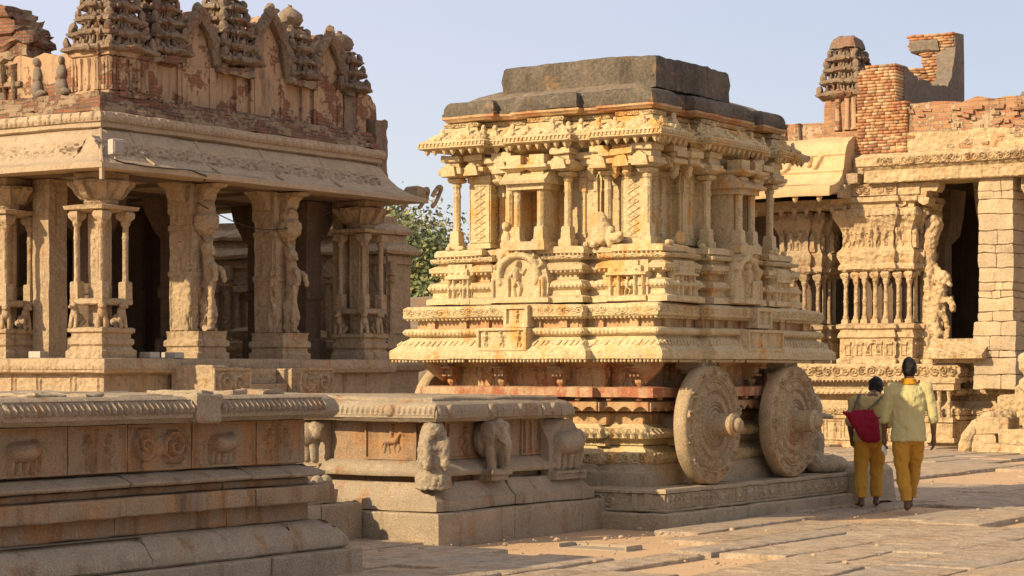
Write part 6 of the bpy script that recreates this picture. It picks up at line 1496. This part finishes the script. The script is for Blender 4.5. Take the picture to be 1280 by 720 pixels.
def hand(m, w, d, side, s=1.0):
    """w wrist point, d unit direction of the hand, side = +1 right hand; fingers slightly curled"""
    w = np.array(w, float); d = np.array(d, float); d /= np.linalg.norm(d); f = np.array((0, 1, 0.)); f -= d*(f@d); f /= np.linalg.norm(f); o = np.cross(d, f)*side
    m.chain([(*w, .026*s), (*(w+d*.05*s), .030*s), (*(w+d*.085*s), .030*s)], 8)
    for k, (a, l) in enumerate(((-.030, .062), (-.010, .074), (.011, .078), (.031, .070))):
        b = w+d*.085*s+f*a*s; c = b+d*l*.5*s-o*.006; e = c+d*l*.42*s-o*.022*s; m.chain([(*b, .0105), (*c, .0095), (*e, .0085)], 7)
    b = w+d*.03*s+f*.028*s; c = b+f*.026*s+d*.03*s-o*.01; e = c+d*.032*s-o*.014; m.chain([(*b, .013), (*c, .0115), (*e, .009)], 7)
def body(A):
    m = M(); hx, hy, hz = A['head']; lean = A.get('tilt', (0, 0))
    m.ell((hx, hy, hz), (.076, .095, .112)); m.ell((hx, hy+.03, hz-.06), (.055, .065, .06))
    for s in (-1, 1): m.ell((hx+s*.078, hy-.005, hz-.01), (.012, .02, .03), 8); m.ell((hx+s*.03, hy+.088, hz+.01), (.014, .01, .01), 8)
    m.cap((hx, hy+.095, hz+.01), (hx, hy+.115, hz-.025), .012, .017, 8); m.ell((hx, hy+.095, hz-.055), (.024, .012, .009), 8)
    n0 = A['neck']; m.chain([(hx, hy-.01, hz-.07, .055), (*n0, .062)])
    pv = A['pelvis']; ch = A['chest']
    m.chain([(*n0, .065), (ch[0], ch[1], ch[2]+.05, .10), (*ch, .11), ((ch[0]+pv[0])/2, (ch[1]+pv[1])/2, (ch[2]+pv[2])/2, .105), (*pv, .115)], 12)
    for s, arm in ((-1, A['larm']), (1, A['rarm'])):
        sh, el, wr, hd = arm
        m.chain([(*ch[:2], sh[2]-.03, .07), (*sh, .058), (*el, .042), (*(np.array(el)*.6+np.array(wr)*.4), .040), (*wr, .026)], 10); hand(m, wr, hd, s)
    for s, leg in ((-1, A['lleg']), (1, A['rleg'])):
        kn, an, toe = leg
        m.chain([(pv[0]+s*.08, pv[1], pv[2]-.03, .10), (*kn, .06), (*(np.array(kn)*.65+np.array(an)*.35), .055), (*an, .034)], 10)
        m.chain([(an[0], an[1]-.03, an[2]-.045, .032), (an[0], an[1]+.06, an[2]-.035, .032), (*toe, .022)], 8)
        m.cap(an, (an[0], an[1], an[2]-.05), .034, .034, 8)
        for q in range(5): m.cap((toe[0]-.03+q*.015, toe[1]-.01, toe[2]), (toe[0]-.034+q*.017, toe[1]+.035-abs(q-1)*.005, toe[2]-.006), .010, .009, 6)
    return m
def man(nm_label, loc, rz, A, shirt, tro, extra=None):
    t = body(A).xf(rz, loc).build('person', SKIN, org=loc, remesh=.0075)
    for md in list(t.modifiers):
        if md.type == 'SMOOTH': md.iterations = 1
    tag(t, nm_label, 'person', )
    # hair
    hx, hy, hz = A['head']; m = M(); m.ell((hx, hy-.012, hz+.028), (.083, .098, .104), 30); m.ell((hx, hy-.045, hz-.015), (.070, .062, .078), 20)
    m.xf(rz, loc).rough(.009, 11, .006, 33).build('hair', HAIR, t, loc)
    # trousers
    pv = A['pelvis']; m = M(); m.loft([(pv[0], pv[1], pv[2]+.06, .125, .085), (pv[0], pv[1]-.01, pv[2], .150, .112), (pv[0], pv[1], pv[2]-.10, .175, .13), (pv[0], pv[1], pv[2]-.16, .12, .09)], 22)
    for s, leg in ((-1, A['lleg']), (1, A['rleg'])):
        kn, an, toe = leg; P = lambda f: (pv[0]+s*.085+(kn[0]-pv[0]-s*.085)*f, pv[1]+(kn[1]-pv[1])*f, pv[2]-.06+(kn[2]-pv[2]+.06)*f); Q = lambda f: tuple(kn[i]+(an[i]-kn[i])*f for i in range(3))
        w = A.get('baggy', 1.0); sec = [(*P(0), .098, .11), (*P(.4), .098*w, .108*w), (*P(.8), .088*w, .095*w), (*Q(.0), .077*w, .085*w), (*Q(.3), .074*w, .083*w), (*Q(.6), .070*w, .080*w), (*Q(.86), .062*w, .070*w), (*Q(.93), .066*w, .074*w)]
        m.loft(sec, 20)
    m.xf(rz, loc).build('trousers', tro, t, loc, remesh=.011, disp=(.036, .075))
    # shirt
    ch = A['chest']; n0 = A['neck']; m = M(); hem = A['hem']
    L_ = lambda f: tuple(ch[i]+(pv[i]-ch[i])*f for i in range(2)); zz = lambda f: ch[2]+(hem-ch[2])*f
    m.loft([(*n0[:2], n0[2]+.035, .062, .062), (n0[0], n0[1], n0[2]-.01, .09, .075), (ch[0], ch[1], ch[2]+.13, .165, .10), (ch[0], ch[1], ch[2]+.06, .195, .125), (*ch[:2], ch[2]-.02, .19, .135), (*L_(.4), zz(.3), .182, .13), (*L_(.75), zz(.6), .186, .135), (*L_(1.0), zz(.85), .198, .148), (*L_(1.05), zz(1.0), .204, .152)], 26)
    for arm, ln in ((A['larm'], A['sl'][0]), (A['rarm'], A['sl'][1])):
        sh, el, wr, hd = [np.array(a, float) for a in arm]; e2 = el+(wr-el)*ln
        m.chain([(sh[0]*.7+ch[0]*.3, sh[1], sh[2]+.005, .075), (*sh, .073), (*(sh*.5+el*.5), .064), (*el, .060), (*e2, .056)], 12)
    m.xf(rz, loc).build('shirt', shirt, t, loc, remesh=.009, disp=(.036, .07))
    return t
# right man, walking away in the pale yellow shirt
A1 = dict(head=(.01, .03, 1.585), neck=(0, -.01, 1.43), chest=(0, 0, 1.25), pelvis=(0, .0, .90), hem=.775, sl=(.18, .18), baggy=1.0,
    larm=((-.20, 0, 1.365), (-.265, .0, 1.06), (-.265, .07, .84), (.1, .1, -1)), rarm=((.20, 0, 1.365), (.27, -.03, 1.07), (.285, .02, .83), (.05, .15, -1)),
    lleg=((-.075, .02, .48), (-.035, -.10, .085), (.0, .03, .028)), rleg=((.10, .20, .49), (.065, .28, .10), (.09, .42, .03)))
L1 = (-9.48, 22.78, .02); M1 = man('man seen from behind in pale yellow shirt, saffron collar and orange trousers, walking barefoot', L1, R(33), A1, YEL, ORA)
m = M(); m.lathe((0, -.01, 1.435), [(.075, -.02), (.088, .0), (.085, .035), (.07, .05)], 18, sc=(1, .95)); m.ell((0, -.055, 1.425), (.085, .05, .022)); m.xf(R(33), L1).build('scarf', SCF, M1, L1, remesh=.008)
# left man, head bowed, bag over the shoulder
A2 = dict(head=(.085, .20, 1.375), neck=(.04, .08, 1.285), chest=(.0, .02, 1.13), pelvis=(-.01, -.02, .84), hem=.76, sl=(.05, .1), baggy=.98,
    larm=((-.19, .03, 1.21), (-.24, .02, .98), (-.21, .12, .80), (.2, .2, -1)), rarm=((.17, .06, 1.20), (.21, .10, .96), (.10, .26, .92), (-.4, .8, -.1)),
    lleg=((-.115, .03, .45), (-.125, -.06, .085), (-.14, .07, .028)), rleg=((.08, .12, .45), (.075, .12, .085), (.11, .25, .028)))
L2 = (-10.07, 23.10, .02); M2 = man('shorter man with bowed head in dull yellow shirt and orange trousers carrying a red bag', L2, R(33), A2, KHA, ORA)
m = M(); m.loft([(-.03, -.20, .745, .06, .045), (-.04, -.205, .78, .115, .075), (-.07, -.21, .86, .135, .085), (-.11, -.21, .96, .16, .08), (-.13, -.20, 1.03, .175, .06), (-.15, -.20, 1.08, .16, .03), (-.12, -.19, 1.12, .11, .015)], 22, .8)
m.cap((-.24, -.20, 1.04), (-.35, -.20, 1.09), .05, .02); m.xf(R(33), L2)
BG = m.build('shoulder_bag', cloth('crimson cloth', (.42, .018, .05)), org=L2, remesh=.010, disp=(.02, .06)); tag(BG, 'crimson cloth bag slung on the back of the bowed man', 'bag')
m = M(); ST = cloth('grey strap', (.22, .20, .16))
for pts in ([(-.24, -.17, 1.10), (-.19, -.12, 1.2), (-.14, -.02, 1.295), (-.12, .08, 1.25)], [(-.06, -.17, 1.13), (.03, -.13, 1.2), (.11, -.05, 1.265), (.15, .05, 1.25)], [(-.02, -.18, 1.0), (.10, -.14, 1.04), (.19, -.02, 1.08), (.2, .08, 1.1)]):
    m.mark()
    for a, b in zip(pts, pts[1:]): m.lathe(a, [(.020, 0), (.020, np.linalg.norm(np.array(b)-np.array(a)))], 8, np.array(b)-np.array(a), sc=(1, .5))
m.xf(R(33), L2).build('strap', ST, BG, L2)
m = M(); m.ell((-.255, .12, .70), (.03, .02, .05)); m.ell((-.24, .13, .66), (.02, .02, .04)); m.xf(R(33), L1).rough(.008, 14)
tag(m.build('paper', simple('white paper', (.8, .78, .76), .8), org=(L1[0], L1[1], .7)), 'crumpled white paper held in the left hand of the man in pale yellow', 'paper')
# ================================================================ light, sky, camera
SUN_EL, SUN_AZ = 27.0, 23.5     # elevation; azimuth from -Y towards -X
sd = bpy.data.lights.new('sun', 'SUN'); sd.energy = 4.8; sd.angle = R(.6); sd.color = (1.0, .78, .48)
so = bpy.data.objects.new('sun', sd); C.objects.link(so); so.rotation_euler = (R(90-SUN_EL), 0, -R(SUN_AZ)); so.location = (-10, -20, 20)
w = bpy.data.worlds.new('World'); bpy.context.scene.world = w; w.use_nodes = True; t = w.node_tree; t.nodes.clear()
sky = t.nodes.new('ShaderNodeTexSky'); sky.sky_type = 'NISHITA'; sky.sun_disc = False; sky.sun_elevation = R(SUN_EL); sky.sun_rotation = R(180+SUN_AZ)
sky.air_density = 1.0; sky.dust_density = 1.5; sky.ozone_density = 2.5; sky.altitude = 300
bg = t.nodes.new('ShaderNodeBackground'); bg.inputs[1].default_value = .125
bg.inputs[1].default_value = .05
# pale haze over the whole dome, upper part above the view raised to add fill light
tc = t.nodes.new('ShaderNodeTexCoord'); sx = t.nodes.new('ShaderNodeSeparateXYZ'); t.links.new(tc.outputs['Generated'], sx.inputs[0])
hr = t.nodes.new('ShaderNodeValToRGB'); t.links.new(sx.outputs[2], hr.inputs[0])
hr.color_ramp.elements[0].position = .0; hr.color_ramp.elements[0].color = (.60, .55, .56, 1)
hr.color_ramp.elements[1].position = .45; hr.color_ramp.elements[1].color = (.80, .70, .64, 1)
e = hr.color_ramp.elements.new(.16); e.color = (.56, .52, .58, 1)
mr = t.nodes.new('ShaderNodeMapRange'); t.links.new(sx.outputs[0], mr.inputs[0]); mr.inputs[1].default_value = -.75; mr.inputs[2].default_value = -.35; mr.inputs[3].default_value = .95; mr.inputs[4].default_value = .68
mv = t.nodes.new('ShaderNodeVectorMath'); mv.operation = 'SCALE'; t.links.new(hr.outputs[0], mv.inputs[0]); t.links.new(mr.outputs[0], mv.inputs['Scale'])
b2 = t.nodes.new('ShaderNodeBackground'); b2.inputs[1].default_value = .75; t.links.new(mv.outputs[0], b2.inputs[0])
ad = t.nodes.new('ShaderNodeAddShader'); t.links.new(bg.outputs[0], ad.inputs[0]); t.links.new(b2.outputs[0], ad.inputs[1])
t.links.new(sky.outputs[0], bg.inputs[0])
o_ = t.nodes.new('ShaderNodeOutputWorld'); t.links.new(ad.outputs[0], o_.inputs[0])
cd = bpy.data.cameras.new('camera'); cd.sensor_width = 36; cd.lens = 2700/1280*36; cd.shift_y = 102/1280; cd.clip_end = 6000; cd.clip_start = .5
co = bpy.data.objects.new('camera', cd); C.objects.link(co); co.location = (0, 0, 1.6); co.rotation_euler = (R(90), 0, R(33))
sc = bpy.context.scene; sc.camera = co
sc.view_settings.view_transform = 'Standard'; sc.view_settings.look = 'None'; sc.view_settings.exposure = .48; sc.view_settings.gamma = 1
sc.cycles.max_bounces = 6; sc.cycles.diffuse_bounces = 4
